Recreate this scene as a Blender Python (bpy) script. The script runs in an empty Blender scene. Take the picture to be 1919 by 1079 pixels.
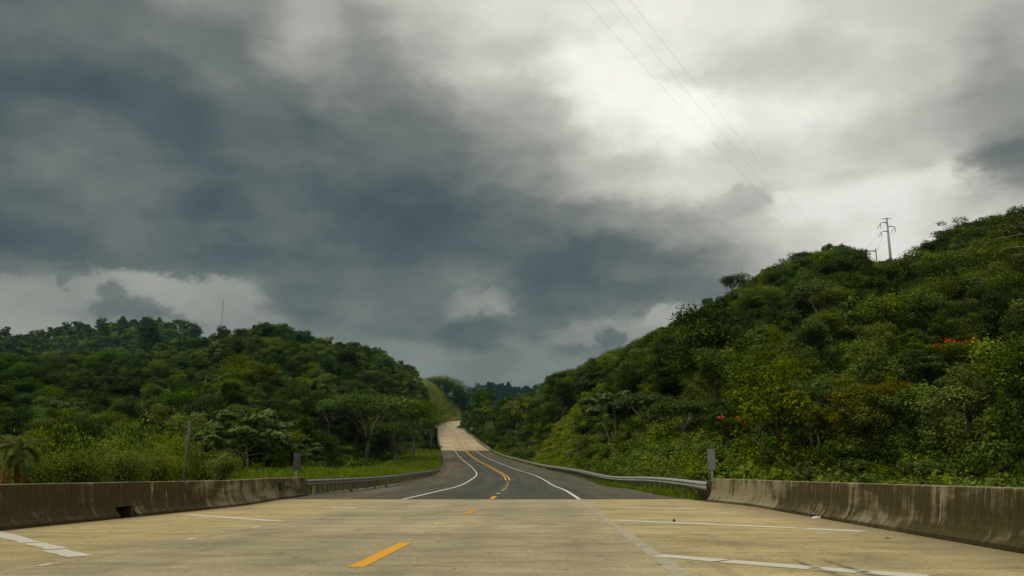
import bpy, math, random
import numpy as np
from mathutils import Vector, noise as mnoise

rng = np.random.default_rng(7)
random.seed(7)
SC = bpy.context.scene
COL = SC.collection

# ------------------------------------------------------------------ camera
F, CX, CY = 1597.0, 959.5, 539.5           # focal length and centre in photo pixels
CAM_H, HOR = 1.0426, 889.25                # camera height over the deck, horizon row
PITCH = math.atan((HOR - CY) / F)
cam_d = bpy.data.cameras.new('camera')
cam_d.sensor_width = 36.0
cam_d.lens = 36.0 * F / 1919.0
cam_d.clip_end = 12000
cam_d.clip_start = 0.05
cam = bpy.data.objects.new('camera', cam_d)
cam.location = (0, 0, CAM_H)
cam.rotation_euler = (math.pi / 2 + PITCH, 0, 0)
COL.objects.link(cam)
SC.camera = cam

SC.view_settings.view_transform = 'Standard'
SC.view_settings.look = 'None'
SC.view_settings.gamma = 1.0
SC.view_settings.exposure = 0.15
SC.view_settings.use_curve_mapping = False
SC.render.engine = 'CYCLES'
cy = SC.cycles
cy.max_bounces = 5
cy.diffuse_bounces = 3
cy.glossy_bounces = 2
cy.transmission_bounces = 2
cy.transparent_max_bounces = 6
cy.volume_bounces = 0
cy.use_denoising = True
cy.caustics_reflective = False
cy.caustics_refractive = False


def ray(px, py):
    """azimuth and elevation slope (rise over ground distance) of a photo pixel"""
    a, b = (px - CX) / F, (CY - py) / F
    c, s = math.cos(PITCH), math.sin(PITCH)
    X, Y, Z = a, c - b * s, s + b * c
    g = math.hypot(X, Y)
    return math.atan2(X, Y), Z / g


def azi(px, py=860):
    return ray(px, py)[0]


# ------------------------------------------------------------------ node helper
class NT:
    def __init__(s, tree):
        s.t = tree
        s.n = tree.nodes
        s.l = tree.links

    def node(s, kind, ins=None, **props):
        n = s.n.new(kind)
        for k, v in props.items():
            setattr(n, k, v)
        for k, v in (ins or {}).items():
            s.put(n.inputs[k], v)
        return n

    def put(s, sock, v):
        if isinstance(v, bpy.types.NodeSocket):
            s.l.new(v, sock)
        elif isinstance(v, bpy.types.Node):
            s.l.new(v.outputs[0], sock)
        else:
            sock.default_value = v

    def math(s, op, a, b=0.0, c=0.0, clamp=False):
        n = s.node('ShaderNodeMath', operation=op)
        n.use_clamp = clamp
        for i, v in enumerate((a, b, c)):
            s.put(n.inputs[i], v)
        return n.outputs[0]

    def vmath(s, op, a, b=(0, 0, 0), scale=None):
        n = s.node('ShaderNodeVectorMath', operation=op)
        s.put(n.inputs[0], a)
        s.put(n.inputs[1], b)
        if scale is not None:
            s.put(n.inputs['Scale'], scale)
        return n.outputs['Value'] if op in ('DOT_PRODUCT', 'LENGTH', 'DISTANCE') else n.outputs[0]

    def noise(s, vec, scale, detail=4, rough=0.55, dist=0.0, out=0):
        n = s.node('ShaderNodeTexNoise', {'Vector': vec, 'Scale': scale, 'Detail': detail, 'Roughness': rough, 'Distortion': dist})
        return n.outputs[out]

    def ramp(s, fac, stops, interp='LINEAR'):
        n = s.node('ShaderNodeValToRGB', {'Fac': fac})
        cr = n.color_ramp
        cr.interpolation = interp
        for i, (p, c) in enumerate(stops):
            if isinstance(c, (int, float)):
                c = (c, c, c, 1)
            elif len(c) == 3:
                c = (*c, 1)
            e = cr.elements[i] if i < 2 else cr.elements.new(p)
            e.position = p
            e.color = c
        return n.outputs[0]

    def mix(s, fac, a, b, mode='MIX'):
        n = s.node('ShaderNodeMix', data_type='RGBA', blend_type=mode)
        s.put(n.inputs[0], fac)
        for k, v in ((6, a), (7, b)):
            if isinstance(v, (tuple, list)) and len(v) == 3:
                v = (*v, 1)
            s.put(n.inputs[k], v)
        return n.outputs[2]

    def attr(s, name, out='Fac'):
        return s.node('ShaderNodeAttribute', attribute_name=name).outputs[out]

    def mapping(s, vec, scale=(1, 1, 1), loc=(0, 0, 0), rot=(0, 0, 0)):
        return s.node('ShaderNodeMapping', {'Vector': vec, 'Scale': scale, 'Location': loc, 'Rotation': rot}).outputs[0]


def srgb(v):
    return ((v + 0.055) / 1.055) ** 2.4 if v > 0.04045 else v / 12.92


# ------------------------------------------------------------------ sky
SUN_ELEV, SUN_AZ = math.radians(52), math.radians(222)     # the veiled sun stands high, behind the camera to the left
SUN_ENERGY, SUN_ANGLE = 1.5, math.radians(22)
SKY_STRENGTH = 0.10


def build_sky():
    w = bpy.data.worlds.new('World')
    SC.world = w
    w.use_nodes = True
    t = NT(w.node_tree)
    t.n.clear()
    # brightness of the cloud layer (photo grey levels) seen in many directions
    rows = {
        0: [(0, 108), (100, 106), (200, 110), (400, 136), (600, 168), (800, 196), (1000, 215), (1100, 224), (1200, 238), (1400, 222), (1600, 203), (1800, 188), (1919, 170)],
        100: [(0, 93), (200, 98), (400, 118), (600, 152), (700, 142), (800, 170), (900, 195), (1000, 214), (1100, 238), (1200, 236), (1300, 228), (1400, 212), (1500, 196), (1700, 200), (1919, 165)],
        150: [(1120, 246), (1250, 225), (1450, 205), (650, 125)],
        200: [(0, 80), (100, 84), (300, 90), (500, 108), (700, 120), (800, 128), (900, 155), (1000, 184), (1100, 213), (1200, 248), (1300, 252), (1400, 238), (1500, 230), (1600, 216), (1700, 192), (1800, 170), (1919, 140)],
        250: [(0, 92), (60, 108), (200, 82), (1250, 235), (1350, 245)],
        300: [(0, 100), (100, 112), (200, 108), (300, 90), (400, 85), (500, 85), (600, 90), (700, 100), (800, 110), (900, 125), (1000, 150), (1100, 186), (1200, 207), (1300, 214), (1400, 214), (1500, 218), (1600, 192), (1700, 200), (1800, 192), (1880, 115), (1919, 98)],
        350: [(1480, 215), (1440, 175), (1800, 225), (1919, 165)],
        400: [(0, 86), (150, 112), (250, 108), (400, 84), (500, 98), (600, 86), (700, 85), (800, 86), (900, 92), (1000, 106), (1100, 126), (1200, 144), (1300, 152), (1400, 168), (1480, 224), (1600, 224), (1700, 220), (1800, 210), (1919, 195)],
        480: [(0, 86), (100, 96), (300, 84), (500, 84), (700, 85), (900, 88), (1100, 95), (1200, 100), (1300, 110), (1400, 142), (1500, 185)],
        500: [(0, 95), (150, 92), (330, 98), (450, 100)],
        535: [(0, 148), (100, 152), (250, 152), (330, 156), (400, 156), (470, 148), (520, 95), (600, 93), (700, 95), (800, 95), (900, 105), (1000, 88), (1100, 94), (1200, 96), (1300, 104)],
        575: [(860, 128), (900, 135), (940, 120), (1000, 96), (800, 96), (1080, 115), (1200, 150), (1290, 150)],
        605: [(0, 150), (60, 150), (150, 142), (230, 112), (300, 122), (400, 136), (480, 142), (550, 120), (650, 124), (750, 114), (850, 96), (900, 98), (960, 112), (1050, 122), (1100, 130), (1140, 108), (1200, 148), (1250, 152)],
        650: [(700, 130), (800, 124), (880, 106), (960, 122), (1050, 118), (1110, 132), (1160, 118)],
        700: [(800, 124), (850, 120), (950, 122), (1020, 122)],
        760: [(400, 130), (900, 122), (1300, 135)],
    }
    pts = []
    for y, r in rows.items():
        for x, g in r:
            a, e = ray(x, y)
            pts.append((math.degrees(a), math.degrees(math.atan(e)), g / 255.0))
    for a in range(-180, 181, 12):       # the same overcast goes on round the sky, lighter towards the zenith
        for e in (4, 14, 26, 40):
            if abs(a) > 44:
                pts.append((a, e, 0.62 + 0.004 * e))
    for a in range(-44, 45, 11):
        pts.append((a, 44, 0.80))
        pts.append((a, 38, 0.72 + 0.003 * a))
    P = np.array(pts)
    AZ = np.linspace(-40, 40, 31)
    EL = np.array([-3, 1, 4, 7, 9.5, 12, 14.5, 17, 19.5, 22, 24.5, 27, 29.5, 32, 36, 44])
    grid = np.zeros((len(EL), len(AZ)))
    for i, e in enumerate(EL):
        for j, a in enumerate(AZ):
            d2 = ((P[:, 0] - a) / 1.25) ** 2 + (P[:, 1] - e) ** 2
            wgt = np.exp(-d2 / (2 * 1.15 ** 2)) + 1e-3 / (1 + d2) ** 2
            grid[i, j] = (wgt * P[:, 2]).sum() / wgt.sum()
    edge = 0.5 * (grid[:, 0] + grid[:, -1])
    grid[:, 0] = edge
    grid[:, -1] = edge
    gen = t.node('ShaderNodeTexCoord').outputs['Generated']
    sep = t.node('ShaderNodeSeparateXYZ', {0: gen})
    x, y, z = sep.outputs
    # cloud-deck coordinates: directions projected to a flat layer
    zz = t.math('ADD', t.math('MAXIMUM', z, 0.0), 0.16)
    flat = t.node('ShaderNodeCombineXYZ', {0: t.math('DIVIDE', x, zz), 1: t.math('DIVIDE', y, zz), 2: z}).outputs[0]
    warp = t.noise(t.mapping(gen, (1, 1, 2.0)), 5.0, 6, 0.58, out=1)
    warp2 = t.noise(t.mapping(gen, (1, 1, 1.8), (3, 1, 7)), 17.0, 6, 0.62, out=1)
    w1 = t.vmath('SUBTRACT', warp, (0.5, 0.5, 0.5))
    w2 = t.vmath('SUBTRACT', warp2, (0.5, 0.5, 0.5))
    ws = t.vmath('ADD', t.vmath('SCALE', w1, scale=7.0), t.vmath('SCALE', w2, scale=3.6))
    wsep = t.node('ShaderNodeSeparateXYZ', {0: ws})
    az = t.math('MULTIPLY', t.math('ARCTAN2', x, y), 180 / math.pi)
    el = t.math('MULTIPLY', t.math('ARCSINE', z), 180 / math.pi)
    az = t.math('ADD', az, t.math('MULTIPLY', wsep.outputs[0], 1.1))
    el = t.math('ADD', el, t.math('MULTIPLY', wsep.outputs[1], 0.85))
    u = t.math('ADD', t.math('DIVIDE', az, 80.0), 0.5, clamp=True)
    el = t.math('MINIMUM', t.math('MAXIMUM', el, float(EL[0])), float(EL[-1]))
    acc = None
    for i, e in enumerate(EL):
        stops = [(float((a + 40) / 80), float(g)) for a, g in zip(AZ, grid[i])]
        r = t.ramp(u, stops, 'CARDINAL')
        rv = t.node('ShaderNodeRGBToBW', {0: r}).outputs[0]
        lo = EL[i - 1] if i else e - 4
        hi = EL[i + 1] if i < len(EL) - 1 else e + 4
        up = t.node('ShaderNodeMapRange', {0: el, 1: float(lo), 2: float(e), 3: 0.0, 4: 1.0}, interpolation_type='SMOOTHSTEP').outputs[0]
        dn = t.node('ShaderNodeMapRange', {0: el, 1: float(e), 2: float(hi), 3: 1.0, 4: 0.0}, interpolation_type='SMOOTHSTEP').outputs[0]
        wt = t.math('MULTIPLY', up, dn)
        acc = t.math('MULTIPLY', rv, wt) if acc is None else t.math('MULTIPLY_ADD', rv, wt, acc)
    # single cloud banks and puffs: photo column, row, half sizes, grey level, softness, opacity
    w3 = t.vmath('SUBTRACT', t.noise(t.mapping(gen, (1, 1, 1.4), (1, 9, 4)), 34.0, 6, 0.66, out=1), (0.5, 0.5, 0.5))
    w4 = t.vmath('SUBTRACT', t.noise(t.mapping(gen, (1, 1, 1.5), (6, 2, 3)), 11.0, 5, 0.6, out=1), (0.5, 0.5, 0.5))
    wv = t.node('ShaderNodeSeparateXYZ', {0: t.vmath('ADD', t.vmath('SCALE', w3, scale=2.6), t.vmath('SCALE', w4, scale=3.2))})
    az0 = t.math('MULTIPLY', t.math('ARCTAN2', x, y), 180 / math.pi)
    el0 = t.math('MULTIPLY', t.math('ARCSINE', z), 180 / math.pi)
    az3 = t.math('ADD', az0, wv.outputs[0])
    el3 = t.math('ADD', el0, t.math('MULTIPLY', wv.outputs[1], 0.8))
    PUFFS = [(240, 478, 330, 34, .335, .5, .75), (330, 550, 185, 40, .585, .35, .9), (100, 550, 120, 36, .55, .45, .75), (50, 608, 95, 24, .575, .5, .7), (440, 585, 70, 34, .54, .5, .6),
             (206, 548, 27, 22, .40, .5, .85), (240, 584, 80, 20, .40, .5, .8), (300, 588, 40, 12, .42, .6, .6), (116, 522, 13, 16, .40, .6, .7), (560, 560, 75, 45, .37, .5, .7),
             (640, 640, 120, 24, .50, .6, .6), (760, 655, 130, 26, .50, .6, .6), (960, 690, 160, 40, .49, .6, .6),
             (905, 574, 66, 27, .56, .7, .85), (862, 590, 34, 18, .53, .7, .7), (930, 560, 30, 14, .58, .7, .7), (885, 618, 82, 34, .355, .5, .85), (1000, 590, 60, 34, .36, .6, .6),
             (1150, 622, 130, 26, .57, .5, .75), (1260, 596, 70, 18, .64, .5, .8), (1137, 640, 27, 30, .40, .4, .9), (1060, 650, 46, 12, .42, .6, .7), (1035, 668, 24, 10, .43, .7, .6),
             (1130, 555, 230, 30, .355, .5, .6), (1330, 545, 60, 30, .40, .6, .6), (1400, 380, 70, 22, .62, .6, .6), (1580, 385, 130, 40, .89, .5, .7), (1480, 372, 32, 18, .90, .5, .7), (1390, 425, 70, 16, .72, .7, .5),
             (1770, 335, 110, 22, .88, .6, .6), (1890, 300, 75, 34, .42, .55, .8), (110, 292, 95, 24, .46, .7, .6), (300, 322, 130, 16, .415, .7, .5), (200, 446, 160, 22, .41, .7, .5), (100, 400, 110, 18, .43, .8, .45),
             (1190, 170, 150, 62, .98, .7, .7), (1300, 232, 100, 44, .995, .6, .75), (1480, 215, 90, 34, .93, .7, .5), (700, 118, 45, 26, .50, .7, .5), (1340, 150, 80, 24, .80, .7, .55), (1700, 60, 130, 40, .80, .8, .4), (300, 200, 220, 46, .325, .8, .4),
             (1450, 112, 150, 40, .77, .7, .6), (1120, 58, 80, 20, .83, .7, .5), (1630, 135, 130, 46, .74, .7, .5), (1400, 305, 150, 26, .79, .7, .6), (1150, 305, 95, 30, .70, .7, .6), (1000, 215, 85, 30, .66, .7, .6),
             (1262, 138, 55, 15, .85, .7, .6), (960, 90, 90, 34, .73, .7, .5), (1720, 235, 120, 34, .72, .7, .5), (1850, 200, 90, 60, .56, .8, .5)]
    for (qx, qy, rx, ry, gl, soft, op) in PUFFS:
        a_, e_ = ray(qx, qy)
        a_, e_ = math.degrees(a_), math.degrees(math.atan(e_))
        dx = t.math('MULTIPLY', t.math('SUBTRACT', az3, a_), 28.0 / rx)
        dy = t.math('MULTIPLY', t.math('SUBTRACT', el3, e_), 28.0 / ry)
        d_ = t.math('SQRT', t.math('MULTIPLY_ADD', dx, dx, t.math('MULTIPLY', dy, dy)))
        m_ = t.node('ShaderNodeMapRange', {0: d_, 1: 1.0 - soft, 2: 1.0 + soft * 0.55, 3: op, 4: 0.0}, interpolation_type='SMOOTHSTEP').outputs[0]
        acc = t.math('MULTIPLY_ADD', t.math('SUBTRACT', gl, acc), m_, acc)
    # billows: soft mottling of the cloud base
    b1 = t.noise(t.mapping(flat, (1, 1, 1)), 1.5, 7, 0.56, 0.5)
    b2 = t.noise(t.mapping(gen, (1, 1, 1.9), (5, 2, 1)), 9.0, 8, 0.58, 0.3)
    bb = t.math('ADD', t.math('MULTIPLY', t.math('SUBTRACT', b1, 0.5), 0.12), t.math('MULTIPLY', t.math('SUBTRACT', b2, 0.5), 0.21))
    bb = t.math('MULTIPLY', bb, t.math('SUBTRACT', 1.15, t.math('MULTIPLY', acc, 0.35)))
    lum = t.math('ADD', acc, bb, clamp=True)
    S = lambda r, g, b: (srgb(r / 255), srgb(g / 255), srgb(b / 255))
    col = t.ramp(lum, [(0.0, S(38, 48, 52)), (0.27, S(64, 75, 77)), (0.36, S(84, 94, 96)), (0.46, S(113, 119, 116)), (0.60, S(153, 154, 147)),
                       (0.78, S(200, 198, 190)), (0.90, S(233, 231, 224)), (0.97, S(254, 252, 243)), (1.0, S(255, 254, 248))])
    nish = t.node('ShaderNodeTexSky', sky_type='NISHITA')
    nish.sun_disc = False
    nish.sun_elevation = SUN_ELEV
    nish.sun_rotation = SUN_AZ
    clouds = t.mix(1.0, col, (0.90 / SKY_STRENGTH,) * 3, 'MULTIPLY')
    full = t.mix(0.012, clouds, nish.outputs[0])
    bg = t.node('ShaderNodeBackground', {'Color': full, 'Strength': SKY_STRENGTH})
    out = t.node('ShaderNodeOutputWorld', {'Surface': bg.outputs[0]})
    w.cycles.sampling_method = 'MANUAL'
    w.cycles.sample_map_resolution = 512


build_sky()
sun_d = bpy.data.lights.new('sun', 'SUN')
sun_d.energy = SUN_ENERGY
sun_d.angle = SUN_ANGLE
sun_d.color = (1.0, 0.93, 0.78)
sun = bpy.data.objects.new('sun', sun_d)
sd = Vector((math.sin(SUN_AZ) * math.cos(SUN_ELEV), math.cos(SUN_AZ) * math.cos(SUN_ELEV), math.sin(SUN_ELEV)))
sun.rotation_euler = sd.to_track_quat('Z', 'Y').to_euler()
sun.location = (0, -20, 60)
COL.objects.link(sun)


# ------------------------------------------------------------------ object helpers
def tag(o, label=None, cat=None, group=None, kind=None):
    if label: o['label'] = label
    if cat: o['category'] = cat
    if group: o['group'] = group
    if kind: o['kind'] = kind
    return o


def empty(name, loc=(0, 0, 0), rz=0.0, label=None, cat=None, group=None):
    o = bpy.data.objects.new(name, None)
    o.empty_display_size = 0.3
    o.location = loc
    o.rotation_euler = (0, 0, rz)
    COL.objects.link(o)
    return tag(o, label, cat, group)


class MB:
    """collects polygons, then links them as one mesh object"""

    def __init__(s):
        s.v, s.f, s.a = [], [], {}

    def add(s, vs, fs):
        k = len(s.v)
        s.v.extend([tuple(p) for p in vs])
        s.f.extend([tuple(i + k for i in f) for f in fs])

    def box(s, c, size, rz=0.0):
        cx, cy_, cz = c
        a, b, h = size[0] / 2, size[1] / 2, size[2] / 2
        co, si = math.cos(rz), math.sin(rz)
        vs = []
        for dz in (-h, h):
            for dx, dy in ((-a, -b), (a, -b), (a, b), (-a, b)):
                vs.append((cx + dx * co - dy * si, cy_ + dx * si + dy * co, cz + dz))
        s.add(vs, [(3, 2, 1, 0), (4, 5, 6, 7), (0, 1, 5, 4), (1, 2, 6, 5), (2, 3, 7, 6), (3, 0, 4, 7)])

    def tube(s, pts, radii, n=6, caps=True):
        pts = [Vector(p) for p in pts]
        if isinstance(radii, (int, float)):
            radii = [radii] * len(pts)
        vs, fs = [], []
        prev = None
        for i, p in enumerate(pts):
            d = (pts[min(i + 1, len(pts) - 1)] - pts[max(i - 1, 0)]).normalized()
            ref = prev if prev is not None else (Vector((1, 0, 0)) if abs(d.x) < 0.8 else Vector((0, 1, 0)))
            u = (ref - d * ref.dot(d)).normalized()
            prev = u
            w = d.cross(u)
            for k in range(n):
                a = 2 * math.pi * k / n
                vs.append(p + (u * math.cos(a) + w * math.sin(a)) * radii[i])
        for i in range(len(pts) - 1):
            for k in range(n):
                fs.append((i * n + k, i * n + (k + 1) % n, (i + 1) * n + (k + 1) % n, (i + 1) * n + k))
        if caps:
            fs.append(tuple(range(n - 1, -1, -1)))
            fs.append(tuple((len(pts) - 1) * n + k for k in range(n)))
        s.add(vs, fs)

    def mesh(s, name, mat, smooth=False):
        me = bpy.data.meshes.new(name)
        me.from_pydata(s.v, [], s.f)
        me.validate()
        if mat is not None:
            me.materials.append(mat)
        if smooth:
            me.polygons.foreach_set('use_smooth', [True] * len(me.polygons))
        for k, vals in s.a.items():
            at = me.attributes.new(k, 'FLOAT', 'POINT')
            at.data.foreach_set('value', vals)
        me.update()
        return me

    def build(s, name, mat, parent=None, smooth=False):
        return link(name, s.mesh(name, mat, smooth), parent)


def link(name, me, parent=None, loc=None):
    o = bpy.data.objects.new(name, me)
    COL.objects.link(o)
    if parent is not None:
        o.parent = parent
    if loc is not None:
        o.location = loc
    return o


def material(name, rough=0.8, spec=0.3, metal=0.0):
    m = bpy.data.materials.new(name)
    m.use_nodes = True
    t = NT(m.node_tree)
    b = t.n['Principled BSDF']
    b.inputs['Roughness'].default_value = rough
    b.inputs['Specular IOR Level'].default_value = spec
    b.inputs['Metallic'].default_value = metal
    return m, t, b


def bump(t, b, h, strength=0.3, dist=0.02):
    n = t.node('ShaderNodeBump', {'Height': h, 'Strength': strength, 'Distance': dist})
    t.l.new(n.outputs[0], b.inputs['Normal'])


# ------------------------------------------------------------------ materials
def mat_concrete_deck():
    m, t, b = material('deck_concrete', 0.85, 0.25)
    st, off = t.attr('st'), t.attr('off')
    v = t.node('ShaderNodeCombineXYZ', {0: off, 1: st, 2: 0.0}).outputs[0]
    blot = t.noise(t.mapping(v, (0.20, 0.30, 1)), 1.0, 6, 0.62, 0.4)
    band = t.noise(t.mapping(v, (0.03, 0.85, 1)), 1.0, 5, 0.65)
    fineband = t.noise(t.mapping(v, (0.22, 3.2, 1), (3, 1, 0)), 1.0, 4, 0.7)
    mott = t.noise(t.mapping(v, (0.9, 1.5, 1), (8, 2, 0)), 1.0, 6, 0.68, 0.3)
    grain = t.noise(v, 16.0, 5, 0.75)
    lane = t.node('ShaderNodeMapRange', {0: t.math('ABSOLUTE', t.math('ADD', off, t.math('MULTIPLY', t.math('SUBTRACT', blot, 0.5), 2.4))), 1: 3.1, 2: 4.5}).outputs[0]
    base = t.mix(lane, (0.430, 0.362, 0.208), (0.490, 0.388, 0.180))
    base = t.mix(t.ramp(blot, [(0.40, 0.0), (0.60, 1.0)]), base, t.mix(1.0, base, (0.78, 0.80, 0.83), 'MULTIPLY'))
    f = t.ramp(t.math('ADD', t.math('MULTIPLY', band, 0.65), t.math('MULTIPLY', fineband, 0.35)), [(0.38, 0.86), (0.5, 1.0), (0.58, 1.05), (0.66, 1.20)])
    base = t.mix(1.0, base, f, 'MULTIPLY')
    base = t.mix(1.0, base, t.ramp(mott, [(0.38, 0.80), (0.5, 1.0), (0.62, 1.12)]), 'MULTIPLY')
    g = t.ramp(grain, [(0.36, 0.74), (0.64, 1.22)])
    base = t.mix(1.0, base, g, 'MULTIPLY')
    # rubber darkened wheel paths in both lanes
    wheel = t.math('ABSOLUTE', t.math('SUBTRACT', t.math('ABSOLUTE', t.math('SUBTRACT', t.math('ABSOLUTE', off), 1.82)), 0.85))
    wk = t.node('ShaderNodeMapRange', {0: t.math('ADD', wheel, t.math('MULTIPLY', t.math('SUBTRACT', mott, 0.5), 0.5)), 1: 0.05, 2: 0.55, 3: 0.30, 4: 0.0}).outputs[0]
    base = t.mix(wk, base, (0.240, 0.205, 0.135))
    # small dark spots, oil drops and scuffs
    sp = t.noise(t.mapping(v, (3.2, 3.2, 1), (9, 4, 0)), 1.0, 2, 0.5)
    base = t.mix(t.ramp(sp, [(0.66, 0.0), (0.72, 0.6)]), base, (0.10, 0.085, 0.06))
    scuff = t.noise(t.mapping(v, (1.1, 0.30, 1), (2, 8, 0), (0, 0, 0.35)), 1.0, 6, 0.70)
    base = t.mix(t.ramp(scuff, [(0.56, 0.0), (0.70, 0.5)]), base, (0.19, 0.155, 0.10))
    # fine cracks
    vor = t.node('ShaderNodeTexVoronoi', {'Vector': t.mapping(t.vmath('ADD', v, t.vmath('SCALE', t.noise(v, 0.9, 4, 0.6, out=1), scale=1.3)), (0.16, 0.11, 1)), 'Scale': 1.0}, feature='DISTANCE_TO_EDGE')
    base = t.mix(t.ramp(vor.outputs['Distance'], [(0.0, 0.5), (0.006, 0.0)]), base, (0.14, 0.115, 0.075))
    # dirt washed against the barriers
    edge = t.node('ShaderNodeMapRange', {0: t.math('ABSOLUTE', off), 1: 7.2, 2: 8.6}).outputs[0]
    base = t.mix(t.math('MULTIPLY', edge, t.math('ADD', 0.25, t.math('MULTIPLY', band, 0.7))), base, (0.20, 0.165, 0.095))
    oi = t.node('ShaderNodeObjectInfo').outputs['Random']
    base = t.mix(1.0, base, t.ramp(oi, [(0.0, 0.90), (1.0, 1.08)]), 'MULTIPLY')
    t.put(b.inputs['Base Color'], base)
    bump(t, b, t.math('ADD', fineband, grain), 0.25, 0.01)
    return m


def mat_far_deck():
    m, t, b = material('far_deck_concrete', 0.85, 0.2)
    st, off = t.attr('st'), t.attr('off')
    v = t.node('ShaderNodeCombineXYZ', {0: off, 1: st, 2: 0.0}).outputs[0]
    band = t.noise(t.mapping(v, (0.02, 0.10, 1)), 1.0, 6, 0.65)
    cells = t.node('ShaderNodeTexBrick', {'Vector': t.mapping(v, (0.5, 0.5, 1)), 'Color1': (0.88, 0.88, 0.88, 1), 'Color2': (1.1, 1.1, 1.1, 1), 'Mortar': (0.72, 0.70, 0.66, 1), 'Scale': 1.0,
                                          'Brick Width': 1.85, 'Row Height': 4.0, 'Mortar Size': 0.05, 'Bias': 0.0})
    cells.offset = 0.0
    blot = t.noise(t.mapping(v, (0.12, 0.05, 1)), 1.0, 5, 0.6)
    base = t.mix(t.ramp(blot, [(0.35, 0.0), (0.65, 1.0)]), (0.50, 0.405, 0.25), (0.40, 0.315, 0.19))
    base = t.mix(1.0, base, cells.outputs[0], 'MULTIPLY')
    base = t.mix(1.0, base, t.ramp(band, [(0.36, 0.76), (0.5, 1.0), (0.62, 1.16)]), 'MULTIPLY')
    t.put(b.inputs['Base Color'], base)
    return m


def mat_asphalt():
    m, t, b = material('asphalt', 0.85, 0.3)
    st, off = t.attr('st'), t.attr('off')
    v = t.node('ShaderNodeCombineXYZ', {0: off, 1: st, 2: 0.0}).outputs[0]
    grain = t.noise(v, 18.0, 4, 0.75)
    strk = t.noise(t.mapping(v, (0.7, 0.03, 1)), 1.0, 5, 0.6)
    blot = t.noise(t.mapping(v, (0.20, 0.07, 1)), 1.0, 5, 0.6)
    aoff = t.math('ABSOLUTE', off)
    sh = t.node('ShaderNodeMapRange', {0: t.math('ADD', aoff, t.math('MULTIPLY', t.math('SUBTRACT', blot, 0.5), 2.0)), 1: 3.6, 2: 6.5}).outputs[0]
    base = t.mix(sh, (0.070, 0.070, 0.048), (0.098, 0.086, 0.050))
    edge = t.node('ShaderNodeMapRange', {0: t.math('ADD', aoff, t.math('MULTIPLY', t.math('SUBTRACT', strk, 0.5), 3.0)), 1: 6.8, 2: 8.8}).outputs[0]
    base = t.mix(t.math('MULTIPLY', edge, 0.7), base, (0.12, 0.095, 0.055))
    wheel = t.math('ABSOLUTE', t.math('SUBTRACT', t.math('ABSOLUTE', t.math('SUBTRACT', aoff, 1.82)), 0.85))
    base = t.mix(t.ramp(wheel, [(0.0, 0.45), (0.5, 0.0)]), base, (0.048, 0.047, 0.040))
    base = t.mix(1.0, base, t.ramp(strk, [(0.40, 0.80), (0.60, 1.18)]), 'MULTIPLY')
    base = t.mix(1.0, base, t.ramp(grain, [(0.36, 0.72), (0.64, 1.32)]), 'MULTIPLY')
    base = t.mix(1.0, base, t.ramp(blot, [(0.40, 0.84), (0.60, 1.14)]), 'MULTIPLY')
    t.put(b.inputs['Base Color'], base)
    bump(t, b, grain, 0.35, 0.01)
    return m


def mat_barrier(name, light):
    """weathered, mould-streaked cast concrete; light: share of clean concrete"""
    m, t, b = material(name, 0.9, 0.2)
    st, hh = t.attr('st'), t.attr('hh')
    oi = t.node('ShaderNodeObjectInfo').outputs['Random']
    v = t.node('ShaderNodeCombineXYZ', {0: st, 1: hh, 2: t.math('MULTIPLY', oi, 0.25)}).outputs[0]
    streak = t.noise(t.mapping(v, (4.6, 0.55, 1)), 1.0, 7, 0.70, 0.35)
    big = t.noise(t.mapping(v, (0.42, 1.3, 1), (4, 0, 0)), 1.0, 6, 0.62, 0.5)
    fine = t.noise(t.mapping(v, (14, 5, 1)), 1.0, 5, 0.7)
    drips = t.noise(t.mapping(v, (4.2, 0.9, 1), (7, 3, 0)), 1.0, 4, 0.6, 0.12)
    k = t.math('ADD', t.math('MULTIPLY', streak, 0.45), t.math('MULTIPLY', big, 0.55))
    dirt = t.ramp(k, [(0.60 - 0.20 * light, 1.0), (0.645 - 0.20 * light, 0.70), (0.70 - 0.20 * light, 0.12)])
    clean = t.mix(t.ramp(fine, [(0.4, 0.0), (0.6, 1.0)]), (0.36, 0.305, 0.195), (0.25, 0.205, 0.12))
    mould = t.mix(streak, (0.036, 0.029, 0.008), (0.098, 0.079, 0.028))
    base = t.mix(dirt, clean, mould)
    base = t.mix(t.ramp(drips, [(0.63, 0.0), (0.69, 0.65 if light > 0.3 else 0.30)]), base, (0.36, 0.33, 0.27))
    top = t.node('ShaderNodeMapRange', {0: hh, 1: 0.845, 2: 0.865}).outputs[0]
    base = t.mix(t.math('MULTIPLY', top, 0.75), base, (0.36, 0.33, 0.23))
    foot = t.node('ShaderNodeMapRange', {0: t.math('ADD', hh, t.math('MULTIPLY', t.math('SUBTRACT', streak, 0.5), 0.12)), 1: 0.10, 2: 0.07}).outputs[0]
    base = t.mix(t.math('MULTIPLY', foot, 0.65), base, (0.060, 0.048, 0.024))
    base = t.mix(1.0, base, t.ramp(fine, [(0.36, 0.72), (0.64, 1.28)]), 'MULTIPLY')
    t.put(b.inputs['Base Color'], base)
    bump(t, b, fine, 0.35, 0.008)
    return m


def mat_simple(name, c1, c2, scale=6.0, rough=0.7, spec=0.3, metal=0.0, bmp=0.0, stretch=(1, 1, 1)):
    m, t, b = material(name, rough, spec, metal)
    co = t.node('ShaderNodeTexCoord').outputs['Object']
    n = t.noise(t.mapping(co, stretch), scale, 5, 0.65)
    t.put(b.inputs['Base Color'], t.mix(t.ramp(n, [(0.35, 0.0), (0.65, 1.0)]), c1, c2))
    if bmp:
        bump(t, b, n, bmp, 0.02)
    return m


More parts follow.
